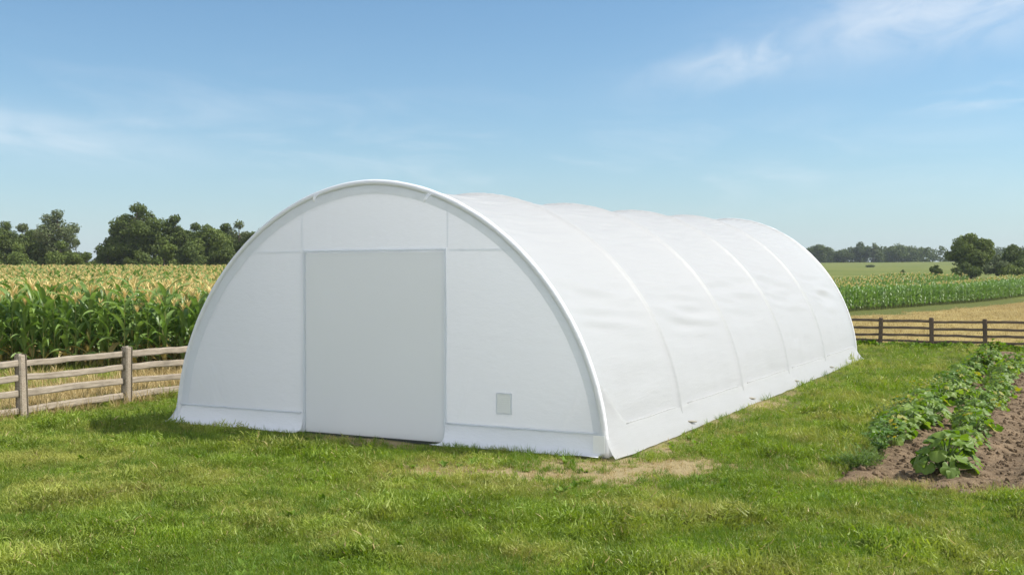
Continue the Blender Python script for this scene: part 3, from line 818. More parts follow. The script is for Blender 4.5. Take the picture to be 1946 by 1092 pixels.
    put('bed_edge_grass', verge, x, y, 0.22 + 0.30 * RNG.random(n_), np.where(RNG.random(n_) < .25, RNG.integers(0, 4, n_), RNG.integers(4, 7, n_)), 'ragged grass creeping over the near edge of the garden soil', 'grass', 0.5)
    # weeds along the far fence
    k = RNG.uniform(-4, 5, 520); off = RNG.normal(0, 0.28, 520)
    x = 14.5 + 1.70 * k - 0.45 * off - 0.1; y = 42.4 - 0.84 * k - 0.9 * off - 0.15
    put('fence_weeds', source_collection('fence_weed', [weed_mesh('fence_weed', 600 + i, 14, 0.22, 0.09) for i in range(3)]), x, y, 0.7 + 0.9 * RNG.random(520), RNG.integers(0, 3, 520), 'green weeds growing along the foot of the dark fence', 'weeds', 0.3)
build_lawn()

# ------------------------------------------------------------------ corn
M_CORN = foliage_mat('corn_leaf', (0.095, 0.180, 0.032), (0.215, 0.310, 0.085), trans=0.30, rough=0.42, spec=0.4, dry=(0.42, 0.33, 0.13), rnd=0.35)
M_STALK = foliage_mat('corn_stalk', (0.16, 0.20, 0.045), (0.30, 0.29, 0.085), trans=0.05, rough=0.5, spec=0.3)
M_TASSEL = foliage_mat('corn_tassel', (0.60, 0.46, 0.19), (0.78, 0.64, 0.32), trans=0.2, rough=0.7, spec=0.1)
def corn(seed, simple=False):
    g = random.Random(seed)
    H = g.uniform(1.95, 2.15)
    st, lf, ts, er = MB(), MB(), MB(), MB()
    lx, ly = g.uniform(-.06, .06), g.uniform(-.06, .06)
    def at(z): return (lx * (z / H) ** 2, ly * (z / H) ** 2, z)
    nz = 5
    st.tube([at(H * k / nz) for k in range(nz + 1)], [0.019, 0.018, 0.016, 0.013, 0.010, 0.006], 5, g.random(), cap=False)
    a0 = g.uniform(0, 6.28); nl = g.choice((9, 10, 11))
    for i in range(nl):
        f = i / (nl - 1)
        z = 0.28 + (H - 0.42) * f
        ln = (0.58 + 0.52 * math.sin(math.pi * (0.12 + 0.78 * f))) * g.uniform(.85, 1.1)
        var = g.random() if f > 0.10 or simple else g.choice((0.6, 1.9, 1.5))
        leaf_blade(lf, at(z), a0 + math.pi * i + g.gauss(0, .45), ln, 0.150 * g.uniform(.85, 1.15), R(g.uniform(50, 74)) + 0.12 * f, R(g.uniform(105, 165)) * (1 - 0.28 * f), 5 if simple else 8, var, 0.35, g.uniform(-0.8, 0.8))
    z = H - 0.02
    for k in range(13):
        if k == 0: ln, e0, dr, a = 0.40, R(88), 0.15, 0
        else: ln, e0, dr, a = g.uniform(.20, .33), R(g.uniform(50, 75)), g.uniform(.2, .9), k * 2.4 + a0
        b = at(z + (0.0 if k == 0 else 0.014 * k))
        leaf_blade(ts, b, a, ln, 0.050 if simple else 0.034, e0, dr, 3, g.random(), 0.6, 0, 0, 0.4)
    if g.random() < 0.75:
        z = g.uniform(0.85, 1.1); a = a0 + g.uniform(0, 6.28)
        b = Vector(at(z)); d = Vector((math.cos(a) * .35, math.sin(a) * .35, 0.93)).normalized()
        er.tube([b + d * (0.25 * k / 6) + Vector((math.cos(a) * .02, math.sin(a) * .02, 0)) for k in range(7)], [0.012, .026, .032, .032, .027, .017, .004], 7, 0.8)
    return st, lf, ts, er
VAR = 7
corn_parts, corn_merged, corn_bare = [], [], []
for i in range(VAR):
    ps = corn(900 + i)
    corn_parts.append([('stalk', ps[0].mesh('corn_stalk', M_STALK, True)), ('leaves', ps[1].mesh('corn_leaves', M_CORN, True)), ('tassel', ps[2].mesh('corn_tassel', M_TASSEL))] + ([('ear', ps[3].mesh('corn_ear', M_STALK, True))] if ps[3].n else []))
    q = corn(900 + i, True); m = MB()
    for mi, b in enumerate((q[0], q[1], q[2])):
        off = m.n
        m.v += b.v; m.a += b.a; m.f += [tuple(j + off for j in f_) for f_ in b.f]; m.mi += [mi] * len(b.f); m.n += b.n
    corn_merged.append(m.mesh('field_corn', [M_STALK, M_CORN, M_TASSEL], True))
    m2 = MB()
    for mi, b in enumerate((q[0], q[1])):
        off = m2.n
        m2.v += b.v; m2.a += b.a; m2.f += [tuple(j + off for j in f_) for f_ in b.f]; m2.mi += [mi] * len(b.f); m2.n += b.n
    corn_bare.append(m2.mesh('field_corn_green', [M_STALK, M_CORN], True))

def left_rows():
    """rows parallel to the near edge; returns plan points, nearest first"""
    pts = []
    r = 0; y = 30.6
    while y < 152:
        sp = 0.30 if y < 70 else 0.40
        x = -0.53 * y - 0.5
        x1 = -0.17 * y if y < 60 else -0.10 * y
        while x < x1:
            pts.append((x + random.uniform(-.08, .08), y + 0.06 * (x + 12) + random.gauss(0, .08), r)); x += sp * random.uniform(.8, 1.25)
        y += 0.78 if y < 48 else (1.3 if y < 75 else 2.2); r += 1
    return pts
LP = left_rows()
def vis(p): return -0.485 * p[1] < p[0] < -0.255 * p[1]
own = [p for p in LP if vis(p)][:300]
ownset = set(own)
proto = []
for k, p in enumerate(own):
    i = k % VAR
    loc = (p[0], p[1], tz(p[0], p[1]) - 0.02); rz = random.uniform(0, 6.28); sc = random.uniform(0.86, 1.12)
    if k < VAR:
        t_ = thing('corn_plant', 'tall green corn plant with tan tassel, in the rows just behind the pale rail fence', 'corn plant', loc, rz, 'corn plants behind the pale fence', sc)
        for nm, me in corn_parts[i]:
            o = bpy.data.objects.new(nm, me); COL.objects.link(o); o.parent = t_
        proto.append(t_)
    else:
        copy_tree(proto[i], loc, rz, sc)
corn_src = source_collection('field_corn', corn_merged + corn_bare)
def corn_field(name, P, label, smin=0.92, smax=1.1):
    green = np.array([len(p) > 3 and p[3] for p in P])
    P = np.array([(p[0], p[1]) for p in P]); n = len(P)
    pts = np.stack([P[:, 0], P[:, 1], terrain(P[:, 0], P[:, 1]) - 0.02], -1)
    rot = np.zeros((n, 3)); rot[:, 2] = RNG.uniform(0, 6.283, n)
    s = RNG.uniform(smin, smax, n)
    scatter(name, corn_src, pts, rot, np.stack([s, s, s], -1), RNG.integers(0, VAR, n) + np.where(green, VAR, 0), label, 'corn field')
corn_field('corn_crop', [p for p in LP if p not in ownset], 'tasselled corn crop stretching back to the trees on the left')
(x0, y0), (x1, y1) = CORN_R
rp = []
d = np.array((x1 - x0, y1 - y0)); ln = np.hypot(*d); d /= ln; nrm = np.array((-d[1], d[0]))
for r in range(15):
    off = r * (0.85 if r < 8 else 1.5)
    t_ = -22.0
    while t_ < ln + 22:
        q = np.array((x0, y0)) + d * t_ + nrm * (off + random.gauss(0, .1)) 
        q = q + np.array((0.0, -0.0018 * max(0, t_ - 20) ** 2 * 0))
        if 0.24 < q[0] / q[1] < 0.54: rp.append((q[0], q[1], r, r < 4 or random.random() < .2))
        t_ += (0.34 if r < 8 else 0.6) * random.uniform(.8, 1.2)
corn_field('corn_crop', rp, 'distant green corn crop beyond the straw field on the right', 0.72, 0.84)

# ------------------------------------------------------------------ kitchen garden
def build_bed():
    nu, nv = 150, 560
    us = np.linspace(7.0, 13.6, nu); vs = np.linspace(-1.6, 27.5, nv)
    Ug, Vg = np.meshgrid(us, vs, indexing='ij')
    X = C0[0] + Ug * U[0] + Vg * V_[0]; Y = C0[1] + Ug * U[1] + Vg * V_[1]
    z = zone_bed(X, Y)
    clod = fbm(X, Y, 3.2, 51) * 0.09 + fbm(X, Y, 11.0, 52) * 0.06
    ridge = 0.05 * np.cos((Ug - 8.1 - 0.025 * Vg) * 2 * math.pi / 1.2)
    Z = terrain(X, Y) - 0.13 + z * (0.10 + clod + ridge)
    mb = MB(); mb.grid(np.stack([X, Y, Z], -1))
    m, t, o = new_mat('garden_soil')
    g = N(t, 'ShaderNodeNewGeometry'); pos = g.outputs['Position']
    n1 = tex_noise(t, pos, 5.0, 7, 0.7); n2 = tex_noise(t, pos, 26.0, 5, 0.7); n3 = tex_noise(t, pos, 1.0, 3)
    col = mixc(t, ramp(t, n1, 0.3, 0.7), (0.085, 0.058, 0.034), (0.25, 0.182, 0.112))
    col = mixc(t, math_node(t, 'MULTIPLY', ramp(t, n2, 0.58, 0.72), 0.6), col, (0.33, 0.25, 0.165))
    col = mixc(t, math_node(t, 'MULTIPLY', ramp(t, n3, 0.45, 0.7), 0.35), col, (0.30, 0.21, 0.13))
    p = N(t, 'ShaderNodeBsdfPrincipled', inp={'Roughness': 0.95, 'Specular IOR Level': 0.1}); L(t, col, p.inputs['Base Color'])
    b = N(t, 'ShaderNodeBump', inp={'Strength': 1.0, 'Distance': 0.04}); L(t, n2, b.inputs['Height']); L(t, b.outputs[0], p.inputs['Normal'])
    L(t, p.outputs[0], o.inputs[0])
    ob = mb.build('garden_soil', m, smooth=True)
    tag(ob, 'strip of dug brown soil between the vegetable rows', 'soil', kind='structure')
    # clods and stones
    ms = []
    for i in range(4):
        g_ = np.random.default_rng(700 + i)
        mb = MB(); n = 7
        Vv = []; 
        for a in range(5):
            for bq in range(n):
                th, ph = math.pi * a / 4, 2 * math.pi * bq / n
                r = 0.03 * (1 + g_.uniform(-.3, .3))
                Vv.append((r * math.sin(th) * math.cos(ph) * 1.2, r * math.sin(th) * math.sin(ph), r * math.cos(th) * 0.7))
        F = [(a*n+bq, a*n+(bq+1) % n, (a+1)*n+(bq+1) % n, (a+1)*n+bq) for a in range(4) for bq in range(n)]
        mb.add(Vv, F); ms.append(mb.mesh('soil_clod', m))
    x, y = [], []
    uu = RNG.uniform(7.4, 12.5, 9000); vv = RNG.uniform(-1.0, 26, 9000)
    x = C0[0] + uu * U[0] + vv * V_[0]; y = C0[1] + uu * U[1] + vv * V_[1]
    k = zone_bed(x, y) > 0.55; x, y = x[k], y[k]
    n = len(x)
    uu, vv = w2uv(x, y)
    zz = terrain(x, y) - 0.03 + fbm(x, y, 3.2, 51) * 0.09 + fbm(x, y, 11.0, 52) * 0.06 + 0.05 * np.cos((uu - 8.1 - 0.025 * vv) * 2 * math.pi / 1.2)
    rot = RNG.uniform(0, 6.28, (n, 3)); s = np.clip(RNG.lognormal(-0.5, 0.6, n), 0.2, 2.2)
    scatter('soil_clods', source_collection('soil_clod', ms), np.stack([x, y, zz], -1), rot, np.stack([s, s, s], -1), RNG.integers(0, 4, n), 'loose clods of earth strewn over the garden soil', 'clods')
build_bed()

def bed_z(x, y):
    u, v = w2uv(x, y)
    return float(terrain(x, y) - 0.03 + fbm(x, y, 3.2, 51) * 0.09 + fbm(x, y, 11.0, 52) * 0.06 + 0.05 * np.cos((u - 8.1 - 0.025 * v) * 2 * math.pi / 1.2))

M_SQUASH = foliage_mat('squash_leaf', (0.075, 0.150, 0.020), (0.215, 0.300, 0.052), trans=0.36, rough=0.5, spec=0.3, dry=(0.28, 0.28, 0.04), rnd=0.3)
M_BEAN = foliage_mat('bean_leaf', (0.075, 0.155, 0.024), (0.155, 0.245, 0.045), trans=0.3, rough=0.45, spec=0.35, dry=(0.40, 0.33, 0.05), rnd=0.3)
M_YELLOW = foliage_mat('yellowing_leaf', (0.18, 0.23, 0.03), (0.34, 0.31, 0.045), trans=0.3, rough=0.5, spec=0.25)
M_FEATHER = foliage_mat('feathery_leaf', (0.11, 0.19, 0.03), (0.20, 0.28, 0.06), trans=0.25, rough=0.5, spec=0.25)
M_STEM = foliage_mat('green_stem', (0.11, 0.18, 0.05), (0.19, 0.25, 0.08), trans=0.05, rough=0.5)
M_FLOWER = plain_mat('orange_blossom', (0.75, 0.36, 0.03), 0.6, 0.2, trans=0.2, var=0.1)

def broad_leaf(mb, c, az_, tilt, rad, g, lobes=5, depth=0.22, var=0.5):
    """rounded lobed leaf with its notch at the stalk, cupped and veined"""
    n = 26; rings = 4
    roll = g.uniform(-.5, .5); cup = g.uniform(-0.05, 0.32)
    Rm = Matrix.Rotation(az_, 3, 'Z') @ Matrix.Rotation(tilt, 3, 'Y') @ Matrix.Rotation(roll, 3, 'X')
    V = [Vector((0, 0, 0))]
    for r in range(1, rings + 1):
        f = r / rings
        for j in range(n):
            th = -math.pi + 0.22 + (2 * math.pi - 0.44) * j / (n - 1)
            edge = 1 - depth * (0.5 - 0.5 * math.cos(th * lobes)) + 0.04 * math.sin(th * 17 + rad * 50)
            edge *= 0.80 + 0.20 * math.cos(th)
            q = rad * edge * f
            z = -cup * rad * f * f + 0.05 * rad * f * math.cos(th * lobes) + 0.09 * rad * math.sin(3 * th + az_ * 3) * f
            V.append(Vector((q * math.cos(th) + rad * 0.25 * f * 0, q * math.sin(th), z)))
    F = []
    for j in range(n - 1):
        F.append((0, 1 + j, 2 + j))
        for r in range(rings - 1):
            a = 1 + r * n + j; b = a + n
            F.append((a, b, b + 1, a + 1))
    mb.add([tuple(Vector(c) + Rm @ q) for q in V], F, var)
def squash(seed, n=16, h=(0.16, 0.46), rad=(0.09, 0.17), spread=0.42, yell=0.08):
    g = random.Random(seed); lf, st = MB(), MB()
    for i in range(n):
        a = i * 2.4 + g.uniform(-.5, .5); rr = spread * math.sqrt((i + 0.5) / n) * g.uniform(.8, 1.15)
        hh = h[1] - (h[1] - h[0]) * (rr / spread) ** 1.5 * g.uniform(.7, 1.1)
        hh = max(hh, 0.09)
        if i % 4 == 3: rr *= g.uniform(.55, .9); hh = g.uniform(.10, .24)
        c = (rr * math.cos(a), rr * math.sin(a), hh)
        ra = g.uniform(*rad)
        var = g.random() if g.random() > yell else 1.7
        broad_leaf(lf, c, a + g.uniform(-.4, .4), g.uniform(0.1, 0.45) + 0.75 * (rr / spread) ** 2, ra, g, 5, g.uniform(.12, .28), var)
        st.tube([(0.05 * math.cos(a), 0.05 * math.sin(a), 0.0), (rr * .45 * math.cos(a), rr * .45 * math.sin(a), hh * .65), c], [0.011, .009, .006], 5, g.random())
    return [('leaves', lf.mesh('squash_leaves', M_SQUASH, True)), ('stems', st.mesh('squash_stems', M_STEM, True))]
def leafy(seed, mat, n=60, h=0.42, spread=0.26, ll=0.10, lw=0.065, name='bean'):
    g = random.Random(seed); lf, st = MB(), MB()
    ns = 9
    for s_ in range(ns):
        a = s_ * 2.4 + g.uniform(-.5, .5); rr = spread * math.sqrt(g.random()); hh = h * g.uniform(.6, 1.05)
        tip = Vector((rr * math.cos(a), rr * math.sin(a), hh)); mid = Vector((rr * .4 * math.cos(a), rr * .4 * math.sin(a), hh * .55))
        st.tube([(0.03 * math.cos(a), 0.03 * math.sin(a), 0), mid, tip], [.006, .005, .003], 4, g.random())
        for k in range(n // ns):
            f = g.uniform(.25, 1.0)
            p = (mid * (1 - f) + tip * f) if f > .5 else mid * (f * 2)
            leaf_blade(lf, tuple(p), g.uniform(0, 6.28), ll * g.uniform(.7, 1.2), lw * g.uniform(.8, 1.2), R(g.uniform(5, 55)), R(g.uniform(30, 90)), 4, g.random() if g.random() > .08 else 1.7, 0.2, g.uniform(-.3, .3), 0, 0.45)
    return [('leaves', lf.mesh(name + '_leaves', mat, True)), ('stems', st.mesh(name + '_stems', M_STEM, True))]
def feathery(seed, n=60, h=0.34):
    g = random.Random(seed); lf, st = MB(), MB()
    for i in range(n):
        a = g.uniform(0, 6.28); ln = h * g.uniform(.6, 1.15); e = R(g.uniform(40, 85))
        p = Vector((g.uniform(-.12, .12), g.uniform(-.12, .12), 0)); pts = [p.copy()]
        for k in range(4):
            p = p + Vector((math.cos(a) * math.cos(e), math.sin(a) * math.cos(e), math.sin(e))) * ln / 4; e -= .22; pts.append(p.copy())
        st.tube(pts, [.003, .003, .0025, .002, .001], 3, g.random(), cap=False)
        for k in range(14):
            f = g.uniform(.3, 1) * 4; i0 = min(int(f), 3); q = pts[i0].lerp(pts[i0 + 1], f - i0)
            leaf_blade(lf, tuple(q), a + g.choice((-1, 1)) * g.uniform(.5, 1.3), .06 * g.uniform(.6, 1.2), .011, R(g.uniform(0, 50)), .4, 2, g.random(), .1)
    return [('leaves', lf.mesh('feathery_leaves', M_FEATHER)), ('stems', st.mesh('feathery_stems', M_STEM))]

def make_plant(name, label, cat, meshes, loc, rz, sc, group=None):
    t_ = thing(name, label, cat, loc, rz, group, sc)
    for nm, me in meshes:
        o = bpy.data.objects.new(nm, me); COL.objects.link(o); o.parent = t_
    return t_
def at_bed(u, v):
    x, y = uv2w(u, v); return (float(x), float(y), bed_z(x, y) - 0.01)
# the squash that stands by itself at the near end
make_plant('squash_plant', 'big leafy squash plant standing alone on bare soil at the near end of the bed', 'squash plant', squash(1, 40, (0.06, 0.60), (0.12, 0.19), 0.46, 0.0), at_bed(9.16, 0.75), 0.4, 1.0)
SQ = [squash(10 + i, 26 + i, (0.06, 0.44), (0.085, 0.15), 0.46, 0.01 + 0.02 * (i % 2)) for i in range(5)]
protos = {}
v = 2.3; k = 0
while v < 22:
    u = 9.04 + 0.012 * v + random.uniform(-.16, .16)
    loc = at_bed(u, v); rz = random.uniform(0, 6.28); sc = random.uniform(.62, 1.08) * (1.0 if v > 4 else 0.8)
    i = k % 5
    if i not in protos:
        protos[i] = make_plant('squash_plant', 'broad leaved squash plant in the crowded middle row behind the lone front one', 'squash plant', SQ[i], loc, rz, sc, 'squash plants of the middle row')
    else: copy_tree(protos[i], loc, rz, sc)
    v += random.uniform(.6, .95); k += 1
# the row along the lawn
make_plant('carrot_plant', 'feathery low carrot top at the near end of the row along the lawn', 'carrot plant', feathery(3, 80, 0.36), at_bed(8.0, 0.55), 0.3, 1.0)
make_plant('carrot_plant', 'feathery carrot top touching the bean plants, second from the near end', 'carrot plant', feathery(4, 60, 0.33), at_bed(8.05, 1.05), 1.3, 0.95)
make_plant('carrot_plant', 'smallest feathery carrot top, half in the lawn at the corner of the soil', 'carrot plant', feathery(6, 50, 0.26), at_bed(7.62, 0.95), 2.1, 0.9)
BN = [leafy(20 + i, M_BEAN, 64, 0.42, 0.30) for i in range(4)]
YL = [leafy(30 + i, M_YELLOW, 50, 0.40, 0.24, .09, .05, 'yellow') for i in range(2)]
v = 1.45; k = 0
pb, py, ps_ = {}, {}, {}
while v < 23.5:
    u = 7.98 + 0.016 * v + random.uniform(-.2, .2)
    loc = at_bed(u, v); rz = random.uniform(0, 6.28); sc = random.uniform(.85, 1.2)
    if 1.3 < v < 3.2 or 11 < v < 13.2 or 18 < v < 19.5:
        i = k % 4
        if i not in pb: pb[i] = make_plant('bean_plant', 'bushy green bean plant with small pointed leaves in the row along the lawn', 'bean plant', BN[i], loc, rz, sc, 'bean plants in the row along the lawn')
        else: copy_tree(pb[i], loc, rz, sc)
    elif 5.0 < v < 6.2 or 9.3 < v < 10.8:
        i = k % 2
        if i not in py: py[i] = make_plant('yellowing_plant', 'yellowing bean plant among green ones in the row along the lawn', 'bean plant', YL[i], (loc[0] - .18, loc[1] + .1, loc[2]), rz, sc, 'yellowing plants in the row along the lawn')
        else: copy_tree(py[i], (loc[0] - .18, loc[1] + .1, loc[2]), rz, sc)
        i = k % 5
        if i not in ps_: ps_[i] = make_plant('squash_plant', 'squash plant with mid sized leaves in the row along the lawn', 'squash plant', SQ[i], (loc[0] + .3, loc[1] - .1, loc[2]), rz, sc * .9, 'squash plants in the row along the lawn')
        else: copy_tree(ps_[i], (loc[0] + .3, loc[1] - .1, loc[2]), rz, sc * .9)
    else:
        i = k % 5
        if i not in ps_: ps_[i] = make_plant('squash_plant', 'squash plant with mid sized leaves in the row along the lawn', 'squash plant', SQ[i], loc, rz, sc * .95, 'squash plants in the row along the lawn')
        else: copy_tree(ps_[i], loc, rz, sc * .95)
    v += random.uniform(.42, .62); k += 1
v = 3.2; k = 0
while v < 22:
    u = 7.66 + 0.025 * v + random.uniform(-.2, .2)
    x_, y_ = uv2w(u, v); loc = (float(x_), float(y_), tz(x_, y_) - .01); rz = random.uniform(0, 6.28); sc = random.uniform(.6, 1.05)
    if k % 3:
        copy_tree(pb[sorted(pb)[k % len(pb)]], loc, rz, sc)
    else:
        copy_tree(ps_[sorted(ps_)[k % len(ps_)]], loc, rz, sc * .8)
    v += random.uniform(.5, 1.3); k += 1
make_plant('dark_shrub', 'dark green rounded bush rising above the far end of the vegetable rows', 'bush', leafy(44, M_WEED, 260, 0.75, 0.55, .11, .07, 'dark'), at_bed(8.6, 17.3), 0.3, 1.15)

# ------------------------------------------------------------------ trees
M_BARK = plain_mat('grey_bark', (0.11, 0.09, 0.07), 0.9, 0.1, var=0.3, scale=6, bump=0.5)
def tree_leaf_mat(name, a, b): return foliage_mat(name, a, b, trans=0.18, rough=0.6, spec=0.15, rnd=0.15)
M_TR1 = tree_leaf_mat('dark_tree_leaf', (0.055, 0.085, 0.018), (0.115, 0.145, 0.034))
M_TR2 = tree_leaf_mat('olive_tree_leaf', (0.085, 0.125, 0.024), (0.160, 0.195, 0.045))
M_TR3 = tree_leaf_mat('greyish_tree_leaf', (0.090, 0.120, 0.045), (0.165, 0.190, 0.085))
def crown(mb, blobs, n_per, leaf, seed, squash_=0.8):
    g = np.random.default_rng(seed)
    for (cx, cy, cz, r) in blobs:
        n = max(20, int(n_per * (r ** 2)))
        d = g.normal(size=(n, 3)); d /= np.linalg.norm(d, axis=1)[:, None]
        lump = 1 + 0.30 * np.sin(d[:, 0] * 5 + cx * 3) * np.sin(d[:, 1] * 4.3 + cy) * np.sin(d[:, 2] * 5.1 + cz * 2)
        rad = r * lump * g.random(n) ** 0.28
        c = np.stack([cx + d[:, 0] * rad, cy + d[:, 1] * rad, cz + d[:, 2] * rad * squash_], -1)
        nrm = d + g.normal(size=(n, 3)) * 0.7; nrm /= np.linalg.norm(nrm, axis=1)[:, None]
        t1 = np.cross(nrm, g.normal(size=(n, 3))); t1 /= np.linalg.norm(t1, axis=1)[:, None]; t2 = np.cross(nrm, t1)
        s = leaf * g.uniform(.5, 1.2, n)[:, None]
        P = np.stack([c - t1 * s, c - t2 * s * .55, c + t1 * s, c + t2 * s * .55], 1)
        mb.quads(P, np.clip(g.normal(.5, .28, n), 0, 1))
def tree(name, label, cat, px, top, base_y, Y, halfw, mat, seed, leaf=0.2, dens=340, airy=0.0, bush=False, trunk_h=0.28, group=None, squash_=0.8, nb=None):
    """px/top/base_y: where the photograph shows the tree (its axis, tip and foot), Y: how far off it stands, halfw in m"""
    g = random.Random(seed)
    x = (px - 973) / 2048 * Y
    zb = tz(x, Y); zt = CAM_Z + (522 - top) / 2048 * Y
    H = zt - zb
    root = thing(name, label, cat, (x, Y, zb), g.uniform(0, 6.28), group)
    tr, cr = MB(), MB()
    blobs = []
    nb = nb or (16 if not bush else 10)
    z0 = H * (trunk_h if not bush else 0.05)
    cz = (z0 + H) / 2; hz = (H - z0) / 2
    k = 0
    while len(blobs) < nb and k < 4000:
        k += 1
        d = Vector((g.uniform(-1, 1), g.uniform(-1, 1), g.uniform(-1, 1)))
        if d.length > 1: continue
        if not bush and d.z < -0.25 and math.hypot(d.x, d.y) > 0.55 + 0.5 * g.random(): continue
        r = halfw * g.uniform(.24, .42) * (1 - .25 * airy)
        fx = max(0.1, 1 - r / halfw); fz = max(0.1, 1 - r * squash_ / hz)
        blobs.append((d.x * halfw * fx * (1 if d.z < .5 else .8), d.y * halfw * fx, cz + d.z * hz * fz, r))
    blobs.append((g.uniform(-.1, .1) * halfw, 0, H - halfw * .25 * squash_, halfw * .25))
    lean = g.uniform(-.05, .05) * H
    tw = 0.022 * H + 0.04
    tr.tube([(0, 0, -.3), (0.2 * lean, 0, H * .18), (0.6 * lean, 0, H * .45), (lean, 0, H * .78)], [tw * 1.25, tw, tw * .7, tw * .2], 8)
    for (bx, by, bz, r) in blobs:
        f = min(.75, max(.10 if bush else .2, (bz - .35 * math.hypot(bx, by)) / H))
        s = Vector((lean * f, 0, H * f)); e = Vector((bx, by, bz)); mid = s.lerp(e, .5) + Vector((0, 0, .08 * (e - s).length))
        tr.tube([s, mid, e], [tw * .42, tw * .28, tw * .08], 5, cap=False)
        for q in range(4):
            dd = Vector((g.gauss(0, 1), g.gauss(0, 1), abs(g.gauss(0, .8)))).normalized() * r * (.95 + .35 * airy)
            tr.tube([mid.lerp(e, .6), e + dd * .5, e + dd], [tw * .12, tw * .08, tw * .02], 4, cap=False)
    crown(cr, blobs, 1.35 * dens * (1 - .5 * airy), leaf, seed, squash_)
    tr.build('trunk', M_BARK, root, smooth=True)
    cr.build('crown', mat, root)
    return root
YL_ = 158
tree('broad_tree', 'tallest broad dark tree with open crown left of the shelter', 'tree', 258, 386, 505, YL_, 5.4, M_TR1, 1, 0.20, 300, 0.5, nb=28, trunk_h=.22, squash_=.62)
tree('airy_tree', 'thin crowned greyish tree left of the sky gap', 'tree', 106, 397, 505, YL_ + 4, 3.9, M_TR3, 2, 0.18, 280, 0.62, nb=20, trunk_h=.25)
tree('broad_tree', 'olive green tree right of the tallest one', 'tree', 334, 408, 505, YL_ + 3, 3.3, M_TR1, 3, 0.20, 330, 0.2, nb=16)
tree('round_tree', 'dense olive tree at the left edge of the shelter roof', 'tree', 392, 427, 505, YL_ + 2, 4.3, M_TR2, 4, 0.2, 380, 0.0, nb=20, trunk_h=.15)
tree('airy_tree', 'greyish tree just clear of the shelter roof edge', 'tree', 456, 419, 505, YL_ + 8, 3.3, M_TR3, 5, 0.19, 330, 0.25, nb=16)
tree('round_tree', 'dark tree half hidden by the shelter roof edge', 'tree', 505, 432, 505, YL_ + 4, 3.2, M_TR1, 15, 0.2, 330, 0.1, nb=16)
tree('dark_tree', 'dark tree at the extreme left edge of the picture', 'tree', 12, 420, 505, YL_ + 6, 3.8, M_TR1, 6, 0.2, 340, 0.3, nb=18)
tree('dark_tree', 'dark tree tucked behind the thin crowned one', 'tree', 62, 436, 505, YL_ + 9, 3.6, M_TR1, 7, 0.2, 340, 0.1, nb=16)
tree('round_bush', 'round bright olive bush below the tallest tree', 'bush', 312, 452, 508, YL_ - 8, 2.6, M_TR2, 8, 0.18, 420, 0, True)
tree('round_bush', 'low olive bush below the thin crowned tree', 'bush', 118, 456, 508, YL_ - 6, 3.2, M_TR2, 9, 0.18, 420, 0, True)
tree('round_bush', 'wide low bush at the left edge behind the corn', 'bush', 32, 462, 508, YL_ - 8, 3.6, M_TR2, 10, 0.18, 400, 0, True)
tree('round_bush', 'dark bush left of the tallest trunk', 'bush', 205, 455, 508, YL_ + 1, 2.9, M_TR1, 12, 0.18, 420, 0, True)
tree('round_bush', 'dark bush right of the round bright one', 'bush', 360, 460, 508, YL_ - 5, 3.3, M_TR1, 13, 0.18, 420, 0, True)
tree('round_bush', 'olive bush beside the shelter roof edge', 'bush', 432, 458, 508, YL_ - 4, 3.3, M_TR1, 14, 0.18, 420, 0, True)
tree('round_bush', 'small pale bush under the sky gap', 'bush', 165, 478, 508, YL_ - 4, 3.0, M_TR2, 16, 0.18, 420, 0, True)
tree('round_bush', 'low dark bush at the foot of the tallest tree', 'bush', 262, 474, 508, YL_ - 2, 3.0, M_TR1, 17, 0.18, 420, 0, True)

for (px, top, hw, lab, mt, sd_) in ((92, 446, 4.2, 'dark filler tree low behind the thin crowned one', M_TR1, 61), (143, 455, 2.4, 'small dark tree at the left side of the sky gap', M_TR1, 62), (-20, 430, 4.5, 'dark tree cut by the left picture edge', M_TR1, 63), (300, 424, 4.0, 'dark tree filling in just right of the tallest trunk', M_TR1, 64), (420, 440, 4.0, 'dense olive tree between the round one and the greyish one', M_TR2, 65), (478, 440, 3.6, 'dark tree low against the shelter roof edge', M_TR1, 66), (222, 432, 3.4, 'dark tree on the left flank of the tallest one', M_TR1, 67), (352, 436, 3.4, 'olive tree low between the taller ones', M_TR2, 68), (372, 423, 3.3, 'dark tree standing behind the dense olive one', M_TR1, 69), (428, 424, 3.2, 'dark tree beside the greyish one at the roof edge', M_TR1, 70), (44, 424, 3.6, 'greyish tree between the left edge and the thin crowned one', M_TR3, 71)):
    tree('dark_tree', lab, 'tree', px, top, 505, YL_ + 5 + (sd_ % 3) * 2, hw, mt, sd_, 0.2, 360, 0.0, nb=18, trunk_h=.03)
YR = 185
tree('round_tree', 'big rounded tree at the field edge on the right', 'tree', 1845, 443, 527, YR, 4.6, M_TR2, 21, 0.24, 300, 0.35, True, nb=46, squash_=.7)
tree('round_tree', 'low tree at the right edge beside the big rounded one', 'tree', 1928, 464, 527, YR + 6, 3.8, M_TR1, 22, 0.22, 340, 0.05, nb=18, trunk_h=.05)
tree('round_bush', 'dull green bush between the two right hand trees', 'bush', 1893, 484, 529, YR - 6, 2.8, M_TR3, 23, 0.2, 400, 0, True)
tree('round_bush', 'low dark bush at the foot of the big rounded tree', 'bush', 1835, 498, 530, YR - 7, 3.2, M_TR1, 28, 0.2, 400, 0, True)
tree('round_bush', 'low olive bush at the foot of the right edge tree', 'bush', 1918, 500, 530, YR - 7, 3.0, M_TR2, 29, 0.2, 400, 0, True)
tree('round_bush', 'dark bush below the low right hand tree', 'bush', 1945, 490, 528, YR - 6, 2.8, M_TR1, 24, 0.2, 400, 0, True)
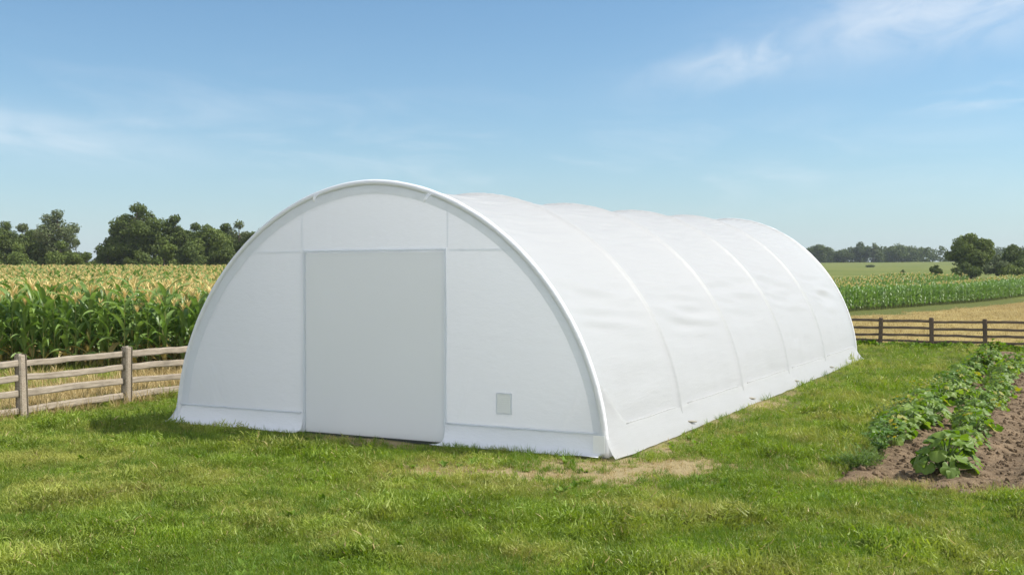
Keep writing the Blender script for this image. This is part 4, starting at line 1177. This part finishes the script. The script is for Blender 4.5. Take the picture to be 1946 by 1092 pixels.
tree('small_bush', 'small dark round bush left of the big rounded tree', 'bush', 1778, 503, 529, YR - 5, 1.5, M_TR1, 25, 0.16, 800, 0, True)
tree('small_bush', 'thin sapling in the meadow above the corn', 'sapling', 1716, 512, 530, YR - 4, 0.75, M_TR1, 26, 0.14, 800, 0, True, nb=6)
tree('small_bush', 'low grey green bush far out in the meadow', 'bush', 1654, 503, 510, 380, 1.9, M_TR3, 27, 0.25, 300, 0, True, squash_=.5)
YF = 600
for (px, top, hw, lab, mt, sd_) in ((1557, 464, 8.5, 'round crowned far tree nearest the shelter roof', M_TR1, 41), (1603, 472, 7.5, 'low far tree between two taller ones', M_TR1, 42), (1634, 459, 8.0, 'tall far tree at the left end of the wood', M_TR1, 43), (1660, 461, 4.5, 'slim far tree poking above the wood', M_TR3, 44)):
    tree('far_tree', lab, 'tree', px, top, 498, YF + random.uniform(-15, 15), hw, mt, sd_, 0.55, 26, 0.0, nb=18, trunk_h=.05)
def woods():
    mb = MB(); g = random.Random(5); blobs = []
    for i in range(120):
        px = g.uniform(1500, 2120); Y = g.uniform(YF + 10, YF + 70)
        x = (px - 973) / 2048 * Y; z = tz(x, Y)
        h = g.uniform(7.5, 10.2) * (1 if px > 1655 else .72)
        w = g.uniform(3, 5.5)
        for q in range(4):
            blobs.append((x + g.uniform(-w, w), Y + g.uniform(-w, w), z + h * g.uniform(.02, .8), w * g.uniform(.5, .75)))
    crown(mb, blobs, 20, 0.65, 77)
    o = mb.build('woods', M_TR1)
    tag(o, 'far dark wood closing the meadow on the right horizon', 'wood', kind='stuff')
woods()

# ------------------------------------------------------------------ summer air
def haze():
    me = bpy.data.meshes.new('haze'); 
    mb = MB(); mb.box((-700, -40, -3), (900, 1100, 40))
    m, t, o = new_mat('summer_haze')
    vol = N(t, 'ShaderNodeVolumePrincipled', inp={'Color': (0.80, 0.89, 1.0, 1), 'Density': 0.00016, 'Anisotropy': 0.0})
    L(t, vol.outputs[0], o.inputs['Volume'])
    ob = mb.build('haze', m)
    tag(ob, 'thin pale blue summer haze over the far fields', 'haze', kind='stuff')
haze()
